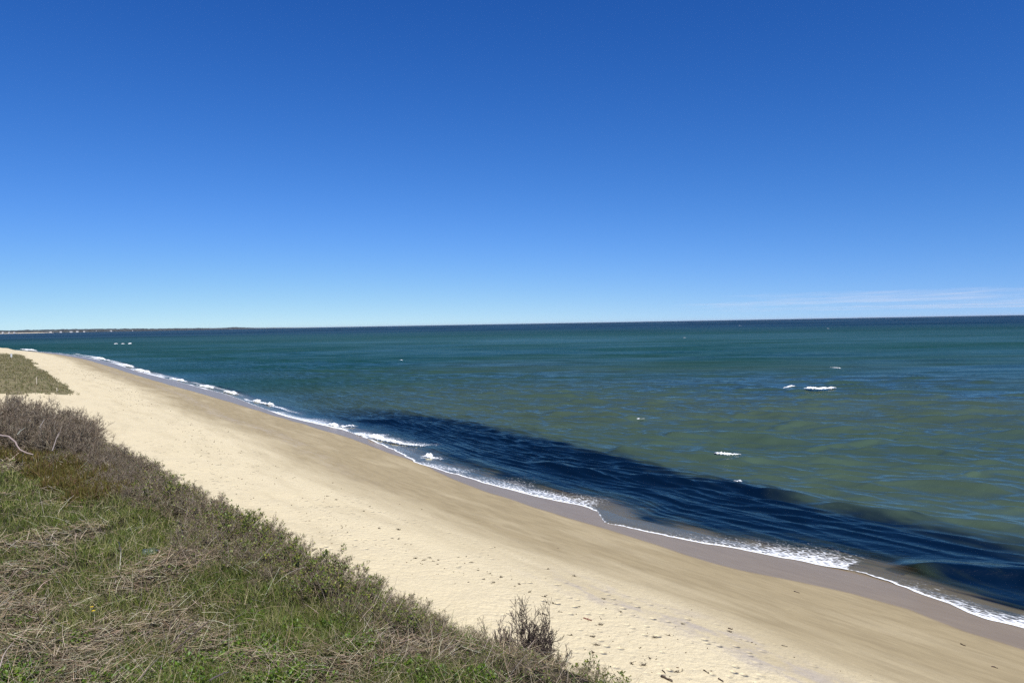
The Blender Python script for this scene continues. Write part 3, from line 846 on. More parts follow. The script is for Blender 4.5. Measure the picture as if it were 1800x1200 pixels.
# flattened dead stems, lying in mats and swirls
def mats(n, name, Lr, wr_, cols, wts, zr, K=5, tiltm=1.42, sel=None, amp=.28):
    x, y, e = scatter(n, emin=-.3)
    g = greenness(x, y); st = field(STRAW, x, y)
    ok = rng.uniform(0, 1, len(x)) < np.clip((1 - g) ** 1.2 * .8 + .14 + .5 * st, 0, 1) * (1 - .55 * sstep(.7, .3, e))
    x, y, g, st = x[ok], y[ok], g[ok], st[ok]; n = len(x)
    L = rng.uniform(0, 1, n) ** 1.6 * (Lr[1] - Lr[0]) + Lr[0]; az = 9 * fbm(x / .6, y / .6, 411, 2) + rng.normal(0, 1.5, n)
    P = blade_paths(x, y, L, rng.normal(tiltm, .3, n), az, K, rng.normal(.1, amp, n), 0)
    P[:, :, 2] += (zr * rng.uniform(0, 1, n) ** 1.5 * (.4 + .9 * st + .4 * fbm(x / .3, y / .3, 412)))[:, None] + .012
    bend = rng.normal(0, .10, n)[:, None] * (np.linspace(0, 1, K)[None] ** 2) * L[:, None] * 2
    P[:, :, 0] += bend * -np.sin(az)[:, None]; P[:, :, 1] += bend * np.cos(az)[:, None]
    Wb = np.linspace(1, .45, K)[None] * (rng.uniform(*wr_, n) * rel(x, y))[:, None]
    V, Fr = tubes(P, Wb, 3)
    return build(name, V, Fr, M_straw, attrs={'col': mixcol(cols, wts, n, K * 3, .35)})


tag(mats(95000, 'dead_stems', (.035, .26), (.0010, .0022), [(.345, .27, .165), (.47, .38, .255), (.15, .11, .07), (.69, .60, .44), (.25, .19, .13)], [.28, .24, .2, .14, .14], .10, tiltm=1.3), kind='stuff')
# standing dry stalks, thin and pale
x, y, e = scatter(1300, emin=.15); n = len(x)
P = blade_paths(x, y, rng.uniform(.16, .5, n), np.abs(rng.normal(.75, .4, n)), rng.uniform(0, 6.28, n), 6, rng.normal(.4, .5, n))
V, Fr = tubes(P, np.linspace(1, .4, 6)[None] * (rng.uniform(.0012, .0024, n) * rel(x, y))[:, None], 3)
tag(build('dry_stalks', V, Fr, M_straw, attrs={'col': mixcol([(.48, .41, .31), (.36, .30, .22), (.56, .5, .38)], [.5, .3, .2], n, 18, .2)}), kind='stuff')
# small round leaves creeping everywhere between the blades
x, y, e = scatter(40000, emin=-.9, w0=5.5); g = fbm(x / .6, y / .6, 421) + .5 * field(LEAFP, x, y)
ok = g > .52; x, y = x[ok], y[ok]; n = len(x)
pos = np.stack([x, y, ground_z(x, y) + rng.uniform(.01, .075, n)], 1); dr = rand_dir(n, .4); nm = rand_dir(n, 2.2)
k = rel(x, y) ** .5
V, Fr = leaves(pos, dr, nm, rng.uniform(.016, .034, n) * k, rng.uniform(.010, .020, n) * k)
tag(build('ground_leaves', V, Fr, M_leaf, attrs={'col': mixcol([(.095, .15, .022), (.14, .19, .03), (.06, .10, .02), (.18, .19, .05)], [.4, .25, .25, .1], n, 5, .3)}), kind='stuff')


# ------------------------------------------------------------------ woody plants
def grow(P, R, m, t0, t1, ang, lf, K, curl, up, rt=.62, rend=.3):
    """m side shoots on every parent"""
    Np, Kp, _ = P.shape
    n = Np * m; pi = np.repeat(np.arange(Np), m)
    t = rng.uniform(t0, t1, n); ft = t * (Kp - 1); i0 = np.clip(ft.astype(int), 0, Kp - 2); fr = (ft - i0)[:, None]
    base = P[pi, i0] * (1 - fr) + P[pi, i0 + 1] * fr
    tang = unit(P[pi, i0 + 1] - P[pi, i0])
    rb = R[pi, i0] * (1 - fr[:, 0]) + R[pi, i0 + 1] * fr[:, 0]
    perp = unit(np.cross(tang, rng.normal(size=(n, 3))))
    a = np.radians(rng.normal(ang, 12, n))[:, None]
    d = unit(tang * np.cos(a) + perp * np.sin(a) + np.array([0, 0, up]))
    plen = np.linalg.norm(np.diff(P, axis=1), axis=2).sum(1)[pi]
    L = plen * lf * (1.15 - .6 * t) * rng.uniform(.55, 1.25, n)
    return shoots(base, d, L, K, curl, up * .4, rb * rt, rend)


def shoots(base, d, L, K, curl, up, rad, rend=.3):
    n = len(base); P = np.zeros((n, K, 3)); P[:, 0] = base
    for k in range(1, K):
        d = unit(d + rng.normal(0, curl, (n, 3)) + np.array([0, 0, up]) / K)
        P[:, k] = P[:, k - 1] + d * (L / (K - 1))[:, None]
    return P, np.linspace(1, rend, K)[None] * rad[:, None]


def bush_meshes(h, rad, stems, m1, m2, rbase, cols, wts, leaf=0, lcols=None, lsize=.03, spread=.9, lean=(0, 0), curl=.22, up=.25, m3=0, rmin=.0011, leafz=.35, name='bush'):
    a = rng.uniform(0, 6.28, stems); rr_ = rad * .38 * np.sqrt(rng.uniform(0, 1, stems))
    base = np.stack([rr_ * np.cos(a), rr_ * np.sin(a), np.full(stems, -.06)], 1)
    til = rng.uniform(0, 1, stems) ** .7 * spread
    d = np.stack([np.sin(til) * np.cos(a) + lean[0], np.sin(til) * np.sin(a) + lean[1], np.cos(til)], 1)
    lv = [shoots(base, unit(d), h * rng.uniform(.7, 1.12, stems), 7, curl * .6, up, rng.uniform(.7, 1.2, stems) * rbase, .28)]
    lv.append(grow(*lv[0], m1, .22, .97, 42, .46, 5, curl, up))
    lv.append(grow(*lv[1], m2, .15, 1.0, 46, .55, 4, curl, up))
    if m3: lv.append(grow(*lv[2], m3, .2, 1.0, 44, .6, 3, curl, up))
    parts = []
    for i, (P, R) in enumerate(lv):
        R = np.maximum(R, rmin)
        V, Fr = tubes(P, R, 5 if i == 0 else 3)
        parts.append((V, Fr, mixcol(cols, wts, len(P), P.shape[1] * (5 if i == 0 else 3), .3, .06)))
    V, Fr, C = join(parts)
    ob = build('branches', V, Fr, M_twig, attrs={'col': C}, link=False)
    lob = None
    if leaf:
        P = lv[-1][0]; k = rng.choice(len(P), leaf); tt = rng.uniform(.55, 1, leaf) * (P.shape[1] - 1); i0 = np.clip(tt.astype(int), 0, P.shape[1] - 2); fr = (tt - i0)[:, None]
        pos = P[k, i0] * (1 - fr) + P[k, i0 + 1] * fr
        zz = pos[:, 2] / h; ok = rng.uniform(0, 1, leaf) < sstep(leafz - .2, leafz + .35, zz); pos = pos[ok]; nl = len(pos)
        V, Fr = leaves(pos, rand_dir(nl, .5), rand_dir(nl, 1.6), rng.uniform(.7, 1.3, nl) * lsize, rng.uniform(.45, .75, nl) * lsize)
        lob = build('leaves', V, Fr, M_leaf, attrs={'col': mixcol(lcols, [1] * len(lcols), nl, 5, .3)}, link=False)
    return ob, lob


def place(name, proto, x, y, rz, sc, label, cat, group=None, dz=0.0, z=None):
    t_ = empty(name, (x, y, float(ground_z(np.array([x]), np.array([y]))[0]) + dz if z is None else z), rz)
    t_.scale = sc if isinstance(sc, tuple) else (sc,) * 3
    for p in proto:
        if p is None: continue
        c = p.copy(); COL.objects.link(c); c.parent = t_
    return tag(t_, label, cat, group)


GREY = [(.155, .12, .085), (.215, .175, .125), (.075, .058, .042), (.34, .295, .23)]
MAUVE = [(.175, .135, .09), (.255, .205, .145), (.075, .057, .04), (.38, .325, .245)]
YG = [(.16, .18, .025), (.12, .15, .022), (.21, .21, .04), (.075, .105, .02)]
RG = [(.09, .125, .022), (.14, .175, .028), (.20, .215, .04)]
p_grey = [bush_meshes(.85, .55, 30, 8, 8, .010, GREY, [.4, .3, .2, .1], spread=1.05, up=.3, m3=0, rmin=.0028, curl=.26) for _ in range(4)]
p_thick = [bush_meshes(.36, .42, 24, 8, 7, .0045, MAUVE, [.4, .25, .2, .15], leaf=330, lcols=YG, lsize=.028, spread=1.15, up=.25, rmin=.0015, curl=.3) for _ in range(6)]
p_rose = [bush_meshes(.40, .34, 12, 6, 5, .0045, MAUVE, [.4, .2, .3, .1], leaf=480, lcols=RG, lsize=.033, spread=.95, up=.3, rmin=.0014, leafz=.3) for _ in range(4)]
p_bare = bush_meshes(.66, .40, 34, 11, 7, .0085, [(.062, .046, .040), (.11, .085, .073), (.036, .027, .023)], [.5, .25, .25], spread=.55, up=.36, curl=.17, rmin=.0021, leaf=60, lcols=[(.09, .05, .03), (.06, .07, .02)], lsize=.022)

nb = 0
u = 4.15
while u < 26.5:                                    # the thicket that runs along the rim
    st = .20 + .012 * u
    for e_ in (-.22, .06, .34, .62, .88):
        uu_ = u + rng.uniform(-.12, .12); ee = e_ + rng.uniform(-.11, .11)
        if e_ > .5 and vnoise(np.array([uu_ / 1.1]), np.array([.5]), 431)[0] < (.42 if e_ < .8 else .62): continue
        x_, y_ = xy(float(rim(uu_)) - ee, uu_)
        s_c = rng.uniform(.75, 1.12) * (1.0 - .25 * max(0, ee - .3)) * float(np.interp(uu_, [4, 5.5, 7, 9.5, 13], [.30, .42, .62, .88, .95]))
        pr = p_thick[rng.integers(6)]
        place('thicket_bush', pr, x_, y_, rng.uniform(0, 6.28), (s_c, s_c, s_c * rng.uniform(.85, 1.1)), 'low twiggy brown-grey bush with a few yellow-green leaves in the thicket along the bluff edge',
              'bush', 'thicket bushes along the bluff edge'); nb += 1
    u += st * 1.25
for i, (px, py) in enumerate([(285, 850), (300, 848), (375, 880), (395, 888), (415, 900), (432, 910), (448, 918), (470, 928), (488, 937), (520, 958), (548, 968), (575, 985), (598, 1000), (622, 1010), (648, 1022), (690, 1042),
                             (725, 1062), (770, 1082), (800, 1096), (835, 1115), (866, 1130), (700, 1075), (560, 1010), (630, 1050), (500, 975), (430, 950)]):
    g_ = at(px, py + 14, 10.58); d_, uq = du(g_[0], g_[1]); d_ = min(d_, float(rim(uq)) + .22); x_, y_ = xy(d_, uq)
    place('leafy_bush', p_rose[i % 4], x_, y_, rng.uniform(0, 6.28), rng.uniform(.75, 1.05) * float(np.interp(px, [420, 600, 700, 800], [1, .8, .55, .34])), 'small green leafy bush standing among the bare twigs along the bluff edge', 'bush', 'green leafy bushes along the bluff edge')
x_, y_ = xy(3.86, 4.55)
for i, (px, py) in enumerate([(1000, 1180), (1022, 1190), (975, 1180), (1050, 1200), (1080, 1206)]):
    g_ = at(px, py + 22, 9.75 if i < 3 else 9.5)
    place('leafy_bush', p_rose[(i + 1) % 4], g_[0], g_[1], i * 1.3, .9, 'green leafy bush just below the bluff edge, right of the tall bare bush', 'bush', 'green leafy bushes right of the tall bare bush', z=g_[2] - .15)
g_ = at(925, 1196, 9.55)
place('bare_bush', p_bare, g_[0], g_[1], .6, (.95, .95, 1.18), 'tall dark bare upright bush standing out against the sand at the bluff edge', 'bush', z=9.36)
for i, (px, py, s_c) in enumerate([(8, 770, 1.0), (34, 768, 1.0), (62, 772, 1.05), (90, 778, .95), (112, 782, .85), (0, 752, 1.15), (25, 748, 1.1), (52, 752, 1.1), (80, 757, 1.05), (108, 764, .9), (128, 772, .72),
                                  (118, 748, 1.0), (132, 757, .85), (140, 768, .75), (104, 750, 1.05), (-30, 775, 1.1), (-25, 750, 1.2), (-60, 765, 1.2), (5, 735, 1.15), (35, 736, 1.1), (65, 742, 1.05), (95, 748, .9), (-90, 760, 1.2), (15, 724, 1.1), (50, 727, 1.0)]):
    g_ = at(px, py + 22, 10.42); d_, uq = du(g_[0], g_[1])
    place('grey_bush', p_grey[i % 4], g_[0], g_[1], rng.uniform(0, 6.28), (s_c * .95, s_c * .95, s_c * rng.uniform(.85, 1.0)), 'big bare grey bush in the rounded clump at the left end of the bluff edge', 'bush', 'big bare grey bushes at the left')
for i, (px, py, s_c) in enumerate([(150, 792, .62), (172, 800, .6), (160, 815, .55), (195, 808, .56), (215, 818, .5), (185, 830, .5), (232, 832, .5), (208, 846, .45), (140, 806, .6), (250, 846, .42), (228, 856, .42), (262, 862, .38), (240, 876, .38)]):
    g_ = at(px, py, 10.48)
    place('grey_bush', p_grey[(i + 1) % 4], g_[0], g_[1], rng.uniform(0, 6.28), (s_c, s_c, s_c * .9), 'smaller pale grey bush stepping down to the right of the big grey clump', 'bush', 'smaller pale grey bushes beside the big grey clump')

# brown-green heath between the grey bushes and the grass
hx, hy = [], []
for px, py, R, n in [(150, 835, .55, 2600), (190, 855, .5, 2000), (120, 815, .6, 2000), (30, 790, .6, 1500), (215, 850, .35, 1000), (90, 800, .5, 1300)]:
    c = gw(px, py, 10.55); aa = rng.uniform(0, 6.28, n); rr_ = R * np.sqrt(rng.uniform(0, 1, n)); hx.append(c[0] + rr_ * np.cos(aa)); hy.append(c[1] + rr_ * np.sin(aa) * 1.5)
hx = np.concatenate(hx); hy = np.concatenate(hy); n = len(hx)
P = blade_paths(hx, hy, rng.uniform(.10, .24, n) * (.5 + fbm(hx / .35, hy / .35, 441)), np.abs(rng.normal(.5, .35, n)), rng.uniform(0, 6.28, n), 4, rng.normal(.2, .5, n))
V, Fr = tubes(P, np.array([1, 1.3, 1.2, .4])[None] * rng.uniform(.003, .006, n)[:, None], 3)
tag(build('heath', V, Fr, M_straw, attrs={'col': mixcol([(.105, .088, .018), (.075, .07, .015), (.13, .10, .03), (.10, .06, .03)], [.4, .3, .15, .15], n, 12, .35)}), kind='stuff')

# leafy plants in the grass
p_leafy = []
for k in range(3):
    n = 26; a = rng.uniform(0, 6.28, n); t_l = rng.uniform(.2, 1.1, n)
    P, R = shoots(np.stack([.05 * np.cos(a), .05 * np.sin(a), np.full(n, -.02)], 1), np.stack([np.sin(t_l) * np.cos(a), np.sin(t_l) * np.sin(a), np.cos(t_l)], 1), rng.uniform(.08, .2, n), 5, .15, .2, np.full(n, .0016))
    V, Fr = tubes(P, R, 3); st_ = build('stems', V, Fr, M_leaf, attrs={'col': vary((.10, .12, .04), n, 15)}, link=False)
    m_ = 150; kk = rng.integers(0, n, m_); pos = P[kk, rng.integers(2, 5, m_)] + rng.normal(0, .012, (m_, 3))
    V, Fr = leaves(pos, rand_dir(m_, .3), rand_dir(m_, 2.2), rng.uniform(.028, .05, m_), rng.uniform(.018, .032, m_))
    p_leafy.append((st_, build('leaves', V, Fr, M_leaf, attrs={'col': mixcol([(.10, .165, .018), (.14, .20, .022), (.065, .115, .018)], [.45, .3, .25], m_, 5, .3)}, link=False)))
for i, (px, py, R) in enumerate(LEAFP):
    c = gw(px, py, 10.66); k = max(1, int(R * 30))
    for j in range(k):
        aa = rng.uniform(0, 6.28); rr_ = R * math.sqrt(rng.uniform(0, 1)) if j else 0
        big = i < 2
        place('leafy_plant', p_leafy[(i + j) % 3], c[0] + rr_ * math.cos(aa), c[1] + rr_ * math.sin(aa), rng.uniform(0, 6.28), rng.uniform(.7, 1.05) * (1.0 if big else .75),
              'bright green broad-leaved plant in the leafy patch at the bottom left corner' if big else 'small green broad-leaved plant growing among the dead stems', 'plant',
              'broad-leaved plants in the bottom left corner' if big else 'small broad-leaved plants in the grass')
# loose dark sticks in the grass and one pale branch on the heath
def stick(name, pts, r, col, label, cat='branch', z=10.68, fork=0, parent=None):
    q = np.array([at(*p, z) if len(p) == 2 else at(*p) for p in pts]); K = 10
    s = np.linspace(0, 1, len(q)); P = np.stack([np.interp(np.linspace(0, 1, K), s, q[:, k]) for k in range(3)], 1)
    if cat == 'branch':
        P[:, 2] += r * .3 + .012 * np.sin(np.linspace(0, 3.1, K))
    c = P.mean(0); c[2] = P[:, 2].min(); P = (P - c)[None] + rng.normal(0, r * .35, (1, K, 3))
    Rr = np.linspace(1, .5, K)[None] * r
    parts = [tubes(P, Rr, 6)]
    if fork: parts.append(tubes(*grow(P, Rr, fork, .3, .9, 40, .4, 5, .1, .1), 5))
    V, Fr, C = join([(a_, b_, vary(col, 1, len(a_))) for a_, b_ in parts])
    ob = build(name, V, Fr, M_twig, attrs={'col': C}); ob.location = c
    return tag(ob, label, cat)


stick('dead_branch', [(-12, 764, 11.05), (10, 767, 11.05), (24, 774, 11.0), (34, 790, 10.9), (58, 800, 10.8)], .02, (.27, .215, .16), 'thick pale bent branch lying over the heath at the left edge')
stick('dead_branch', [(30, 764, 11.05), (44, 752, 11.15)], .009, (.33, .29, .26), 'short pale broken branch inside the big grey bushes', fork=1)
stick('dead_branch', [(70, 752, 11.1), (78, 737, 11.2)], .007, (.30, .27, .24), 'thin pale twig standing up inside the big grey bushes')
stick('dead_branch', [(92, 793, 10.75), (98, 775, 10.85), (104, 760, 10.95)], .010, (.26, .22, .19), 'forked grey branch at the right foot of the big grey bushes', fork=2)
stick('dead_branch', [(306, 1146), (345, 1112), (378, 1086)], .006, (.10, .075, .06), 'long dark stick lying across the straw, upper one of a pair')
stick('dead_branch', [(300, 1132), (330, 1106), (350, 1090)], .005, (.12, .09, .075), 'long dark stick lying across the straw, lower one of a pair')
stick('dead_branch', [(368, 1196), (390, 1188), (402, 1181)], .007, (.09, .07, .06), 'short dark stick in the grass at the bottom edge')
stick('dead_branch', [(0, 1172), (8, 1150), (24, 1128)], .004, (.50, .42, .34), 'pale bent stalk rising from the leafy corner at the bottom left')
stick('dead_branch', [(244, 1196), (262, 1176), (286, 1150)], .006, (.13, .10, .085), 'thin dark twig slanting up through the grass at the bottom')
stick('dead_branch', [(66, 1036), (78, 1026), (92, 1017)], .004, (.55, .47, .36), 'straight pale dry stalk slanting over the left straw mat')
stick('dead_branch', [(208, 952, 10.9), (213, 972, 10.75), (211, 992, 10.66)], .005, (.50, .44, .34), 'upright pale forked stalk in the middle of the straw', fork=1)

# clear plastic bottle in the grass
prof = np.array([(0, 0), (.030, 0), (.034, .006), (.034, .055), (.032, .06), (.034, .066), (.034, .125), (.028, .15), (.013, .178), (.0125, .2), (0, .2)])
ns = 20; a = np.arange(ns) / ns * 2 * math.pi
V = np.stack([prof[:, 1][:, None] + 0 * a, prof[:, 0][:, None] * np.cos(a), prof[:, 0][:, None] * np.sin(a)], -1).reshape(-1, 3)
mg, nt, out = mat('clear_plastic'); N = NT(nt)
gl = N.n('ShaderNodeBsdfGlossy', {'Color': (1, 1, 1, 1), 'Roughness': .08}); tr = N.n('ShaderNodeBsdfTransparent', {'Color': (.80, .90, .88, 1)})
fr = N.n('ShaderNodeFresnel', {'IOR': 1.5}); df = N.n('ShaderNodeBsdfDiffuse', {'Color': (.55, .62, .62, 1)})
b1 = N.n('ShaderNodeMixShader', {0: .06, 1: tr.outputs[0], 2: df.outputs[0]}); b2 = N.n('ShaderNodeMixShader', {0: fr.outputs[0], 1: b1.outputs[0], 2: gl.outputs[0]}); N.link(b2.outputs[0], out.inputs[0])
g_ = at(250, 942, 10.66)
bt = empty('plastic_bottle', (g_[0], g_[1], float(ground_z(g_[:1], g_[1:2])[0]) + .07), .35)
bt.scale = (.85, 1.15, 1.15)
build('body', V, [grid_faces(len(prof), ns, True)], mg, bt)
prof = np.array([(0, 0), (.0145, 0), (.0145, .018), (0, .018)])
V = np.stack([.188 + prof[:, 1][:, None] + 0 * a, prof[:, 0][:, None] * np.cos(a), prof[:, 0][:, None] * np.sin(a)], -1).reshape(-1, 3)
build('cap', V, [grid_faces(4, ns, True)], flat_mat('purple_cap', (.22, .13, .20), .45), bt)
tag(bt, 'clear plastic bottle lying half hidden in the grass near the thicket', 'bottle')
# yellow wildflowers
for i, (px, py) in enumerate([(156, 1030), (159, 1036)]):
    c = at(px, py, 10.72); zg = float(ground_z(c[:1], c[1:2])[0]); fl = empty('wildflower', (c[0], c[1], zg))
    P, R = shoots(np.zeros((1, 3)), np.array([[.1, .1, 1.]]), np.array([.13]), 5, .05, .1, np.array([.0018])); V, Fr = tubes(P, R, 4)
    build('stem', V, Fr, M_leaf, fl, attrs={'col': vary((.08, .12, .03), 1, len(V))})
    aa = np.arange(12) / 12 * 6.283; pos = np.repeat(P[:, -1], 12, 0)
    V, Fr = leaves(pos, np.stack([np.cos(aa), np.sin(aa), .3 + 0 * aa], 1), np.stack([0 * aa, 0 * aa, 1 + 0 * aa], 1), np.full(12, .018), np.full(12, .009))
    build('blossom', V, Fr, M_leaf, fl, attrs={'col': vary((.75, .55, .03), 12, 5, .1)})
    tag(fl, 'tiny yellow wildflower in the green grass beside the straw mat', 'flower', 'yellow wildflowers')

# ------------------------------------------------------------------ the far dune: marram tufts, a sign and stakes
n = 26000
uq = rng.uniform(134, 420, n) ; dq = rng.uniform(-60, 14, n)
mask = sstep(134, 150, uq + 14 * (fbm(dq / 3.5, uq / 9, 25, 3) - .5)) * sstep(12.8, 11, dq + 5 * (fbm(uq / 16, dq / 9, 23) - .5)) * sstep(-60, -40, dq) * sstep(420, 330, uq)
x, y = xy(dq, uq); ok = (mask > .25 + .5 * rng.uniform(0, 1, len(x))) & (np.degrees(np.arctan2(x, y)) > -50); x, y = x[ok], y[ok]; n = len(x)
bl_ = np.repeat(np.arange(n), 4); xx = x[bl_] + rng.normal(0, .12, len(bl_)); yy = y[bl_] + rng.normal(0, .12, len(bl_))
P = blade_paths(xx, yy, rng.uniform(.22, .6, len(bl_)), np.abs(rng.normal(.3, .25, len(bl_))), rng.uniform(0, 6.28, len(bl_)), 3, rng.uniform(.1, .7, len(bl_)))
sd_ = rng.uniform(0, 6.28, len(bl_))
V, Fr = ribbons(P, np.array([1, .8, .1])[None] * rng.uniform(.02, .05, len(bl_))[:, None], np.stack([np.cos(sd_), np.sin(sd_), 0 * sd_], 1))
tag(build('dune_grass', V, Fr, M_grass, attrs={'col': mixcol([(.16, .15, .06), (.20, .175, .085), (.12, .125, .045), (.29, .25, .15)], [.35, .3, .2, .15], len(bl_), 6, .25)}), kind='stuff')


def box(x0, x1, y0, y1, z0, z1):
    V = np.array([[x, y, z] for z in (z0, z1) for x, y in ((x0, y0), (x1, y0), (x1, y1), (x0, y1))], float)
    return V, [np.array([[3, 2, 1, 0], [4, 5, 6, 7], [0, 1, 5, 4], [1, 2, 6, 5], [2, 3, 7, 6], [3, 0, 4, 7]])], np.zeros((8, 3))


M_white = flat_mat('white_painted_board', (.82, .82, .80), .6); M_post = flat_mat('weathered_post', (.42, .37, .29), .85, .15, .2, 6)
g_ = at(20.5, 632, 3.9); zg = float(ground_z(g_[:1], g_[1:2])[0])
sg = empty('beach_sign', (g_[0], g_[1], zg), -.6)
V, Fr, _ = box(-.05, .05, -.05, .05, -.3, 1.75); build('post', V, Fr, M_post, sg, False)
V, Fr, _ = box(-.62, .62, -.085, -.052, .7, 1.85); build('board', V, Fr, M_white, sg, False)
tag(sg, 'small white square sign on the far grassy dune', 'sign')
for i, (px, py, h, lab) in enumerate([(64.5, 677, 1.35, 'pale upright stake in the front edge of the grassy dune'), (100, 684, .8, 'short stake right of the tall one at the edge of the grassy dune')]):
    g_ = at(px, py, 3.3); zg = float(ground_z(g_[:1], g_[1:2])[0])
    V, Fr, _ = box(-.07, .07, -.06, .06, -.3, h); V[4:, :2] *= .8
    ob = build('stake', V, Fr, M_post, None, False); ob.location = (g_[0], g_[1], zg); ob.rotation_euler = (.04, .03, .3); tag(ob, lab, 'stake')

# ------------------------------------------------------------------ things washed up on the sand
def bz(px, py):
    z = 2.2
    for _ in range(6):
        g = at(px, py, z); z = float(ground_z(g[:1], g[1:2])[0])
    return at(px, py, z)


def driftwood(px0, py0, px1, py1, r, label, col=(.075, .055, .042), fork=0):
    a, b = bz(px0, py0), bz(px1, py1); K = 8
    P = a[None] + (b - a)[None] * np.linspace(0, 1, K)[:, None] + rng.normal(0, r * .4, (K, 3)); P[:, 2] += r * .8
    c = .5 * (a + b); P = (P - c)[None]; Rr = np.linspace(1, .55, K)[None] * r
    parts = [tubes(P, Rr, 6)]
    if fork: parts.append(tubes(*grow(P, Rr, fork, .3, .8, 38, .5, 5, .08, .05), 5))
    V, Fr, C = join([(a_, b_, vary(col, 1, len(a_))) for a_, b_ in parts])
    ob = build('driftwood', V, Fr, M_twig, attrs={'col': C}); ob.location = c
    tag(ob, label, 'driftwood')


driftwood(1163, 1189, 1183, 1198, .035, 'longest dark driftwood stick on the dry sand at the bottom edge', fork=1)
driftwood(1164, 1178, 1170, 1183, .02, 'small dark stick just above the longest driftwood stick')
driftwood(1280, 1104, 1288, 1106, .025, 'dark V-shaped driftwood twig alone on the smooth sand', fork=1)
driftwood(1396, 1039, 1406, 1042, .018, 'lone thin twig on the smooth damp sand nearest the water')
driftwood(1688, 1131, 1697, 1135, .022, 'lone dark twig on the damp sand at the right')
driftwood(1743, 1171, 1754, 1174, .02, 'thin twig on the sand in the bottom right corner')
driftwood(1236, 1177, 1247, 1184, .022, 'slanting thin stick right of the longest driftwood stick')
driftwood(1262, 1192, 1272, 1198, .025, 'dark stick at the bottom edge, rightmost of the sticks there')
driftwood(1026, 1086, 1040, 1091, .03, 'reddish brown driftwood piece right of the tall bare bush', (.20, .085, .055), fork=1)
driftwood(953, 1078, 963, 1082, .025, 'dark stick on the sand above the tall bare bush')
driftwood(1374, 1134, 1384, 1136, .014, 'faint thin twig on the smooth sand at the bottom middle right')
p_weed = []
for k in range(4):
    n = 16; base = rng.normal(0, .05, (n, 3)); base[:, 2] = .006; dr = rand_dir(n, .25); dr[:, 2] = np.abs(dr[:, 2]) * .5
    P, R = shoots(base, unit(dr), rng.uniform(.08, .22, n), 5, .45, -.15, rng.uniform(.008, .016, n)); P[:, :, 2] = np.clip(P[:, :, 2], .004, .09); P[:, :, 0] *= 1.5
    V, Fr = tubes(P, R, 4); p_weed.append(build('seaweed', V, Fr, M_twig, attrs={'col': mixcol([(.05, .038, .025), (.085, .06, .04), (.035, .028, .022)], [.5, .3, .2], n, 20)}, link=False))
SW = [(960, 1058), (972, 1060), (1002, 1116), (1042, 1119), (1048, 1133), (1043, 1147), (1110, 1165), (1132, 1169), (1125, 1138), (1142, 1157), (1174, 1116), (1200, 1096), (1284, 1110), (1092, 1075), (1060, 1052),
      (880, 1014), (905, 1030), (930, 1040), (955, 1048), (820, 978), (828, 988), (700, 947), (722, 957), (730, 981), (745, 984), (756, 980), (762, 986), (770, 984), (806, 979), (700, 930), (666, 928), (702, 931), (690, 946), (712, 956),
      (860, 1008), (840, 1002), (850, 1018), (868, 1024), (912, 1026), (480, 818), (515, 840), (575, 872), (590, 878), (640, 898), (650, 890), (350, 757), (300, 722), (330, 742), (420, 795), (1190, 1180), (985, 1075), (1018, 1066), (1150, 1120), (1056, 1098), (962, 1000), (1010, 1012)]
for i, (px, py) in enumerate(SW):
    g_ = bz(px, py); c = p_weed[i % 4].copy(); COL.objects.link(c); c.location = g_; c.rotation_euler = (0, 0, rng.uniform(0, 6.28)); c.scale = (rng.uniform(.35, .75),) * 3
    c.name = 'seaweed_clump'; tag(c, 'small dark clump of dry seaweed on the trodden sand', 'seaweed', 'dark seaweed clumps scattered along the beach')
# finer wrack: crumbs too many to count
n = 1300; uq = 10 + 240 * rng.uniform(0, 1, n) ** 2.2; sq = np.where(rng.uniform(0, 1, n) < .8, rng.normal(17.8, 1.5, n), rng.normal(15.5, 3.5, n))
keepw = fbm(uq / 5, sq / 2.0, 451) > .47; uq, sq = uq[keepw], sq[keepw]; n = len(uq)
dq = Sfun(uq) - sq; x, y = xy(dq, uq); z = ground_z(x, y); s_z = rng.uniform(.006, .02, n) * (1 + np.hypot(x, y) / 90)
aa = rng.uniform(0, 6.28, n); L = s_z * rng.uniform(1.5, 4.5, n)
P = np.stack([np.stack([x + L * (t_ - .5) * np.cos(aa), y + L * (t_ - .5) * np.sin(aa), z + s_z * .4], 1) for t_ in (0, .5, 1)], 1)
V, Fr = tubes(P, np.array([.5, 1, .4])[None] * s_z[:, None], 4)
tag(build('wrack', V, Fr, M_twig, attrs={'col': mixcol([(.08, .06, .04), (.15, .115, .08), (.05, .04, .03), (.24, .2, .15)], [.4, .3, .2, .1], n, 12)}), kind='stuff')

# ------------------------------------------------------------------ sea air
m, nt, out = mat('sea_air'); N = NT(nt)
pv = N.n('ShaderNodeVolumePrincipled', {'Color': (.80, .88, 1.0, 1), 'Density': .8e-5, 'Anisotropy': .1}); N.link(pv.outputs[0], out.inputs['Volume'])
V, Fr, _ = box(-66000, 66000, -5000, 78000, -10.2, 70.0)
tag(build('haze', V, Fr, m, None, False), kind='stuff')

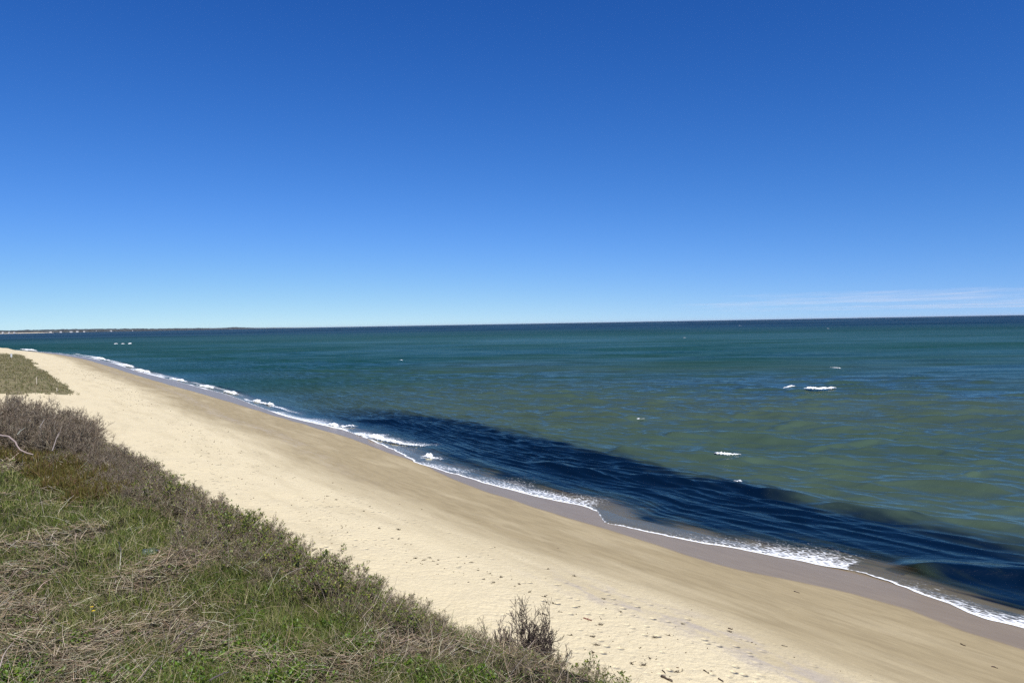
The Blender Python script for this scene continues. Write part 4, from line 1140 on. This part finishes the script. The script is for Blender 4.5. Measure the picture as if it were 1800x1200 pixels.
# ------------------------------------------------------------------ light
SUN_EL, SUN_AZ = math.radians(50), math.radians(152)     # azimuth clockwise from +Y: behind the camera, a little to the right
sd = np.array([math.cos(SUN_EL) * math.sin(SUN_AZ), math.cos(SUN_EL) * math.cos(SUN_AZ), math.sin(SUN_EL)])
W = bpy.data.worlds.new('World'); SC.world = W; W.use_nodes = True
nt = W.node_tree; nt.nodes.clear(); N = NT(nt)
sky = nt.nodes.new('ShaderNodeTexSky'); sky.sky_type = 'NISHITA'; sky.sun_disc = False
sky.sun_elevation = SUN_EL; sky.sun_rotation = SUN_AZ; sky.altitude = 0; sky.air_density = 1.0; sky.dust_density = 0; sky.ozone_density = 4.0
tc = nt.nodes.new('ShaderNodeTexCoord'); sp = N.n('ShaderNodeSeparateXYZ', {0: tc.outputs['Generated']})
cb = N.n('ShaderNodeCombineXYZ', {0: sp.outputs[0], 1: sp.outputs[1], 2: N.math('MULTIPLY_ADD', sp.outputs[2], .9, .1)})
N.link(cb.outputs[0], sky.inputs[0])
# clear spring air: a deeper blue than the standard atmosphere, channel by channel
ch = N.n('ShaderNodeSeparateColor', {0: sky.outputs[0]})
cc = [N.math('MULTIPLY', N.math('POWER', N.math('MULTIPLY', ch.outputs[i], .1), p), k) for i, (p, k) in enumerate(((2.35, 40.), (1.62, 16.2), (1.25, 16.)))]
cc[2] = N.math('SMOOTH_MIN', cc[2], 9.4, 2.0); cc[1] = N.math('MULTIPLY', cc[1], 1.02)
cm = N.n('ShaderNodeCombineColor', {0: cc[0], 1: cc[1], 2: cc[2]})
bg = N.n('ShaderNodeBackground', {'Color': cm.outputs[0], 'Strength': .0785})
wo = nt.nodes.new('ShaderNodeOutputWorld'); nt.links.new(bg.outputs[0], wo.inputs[0])
ld = bpy.data.lights.new('sun', 'SUN'); ld.energy = 4.9; ld.angle = math.radians(.53); ld.color = (1, .96, .89)
lo = bpy.data.objects.new('sun', ld); COL.objects.link(lo)
from mathutils import Vector
lo.rotation_euler = Vector(sd).to_track_quat('Z', 'Y').to_euler()

SC.view_settings.view_transform = 'Standard'; SC.view_settings.look = 'None'; SC.view_settings.exposure = .35; SC.view_settings.gamma = 1
SC.render.engine = 'CYCLES'
SC.cycles.transparent_max_bounces = 12
SC.cycles.use_denoising = False; SC.cycles.sample_clamp_direct = 2.5; SC.cycles.sample_clamp_indirect = 1
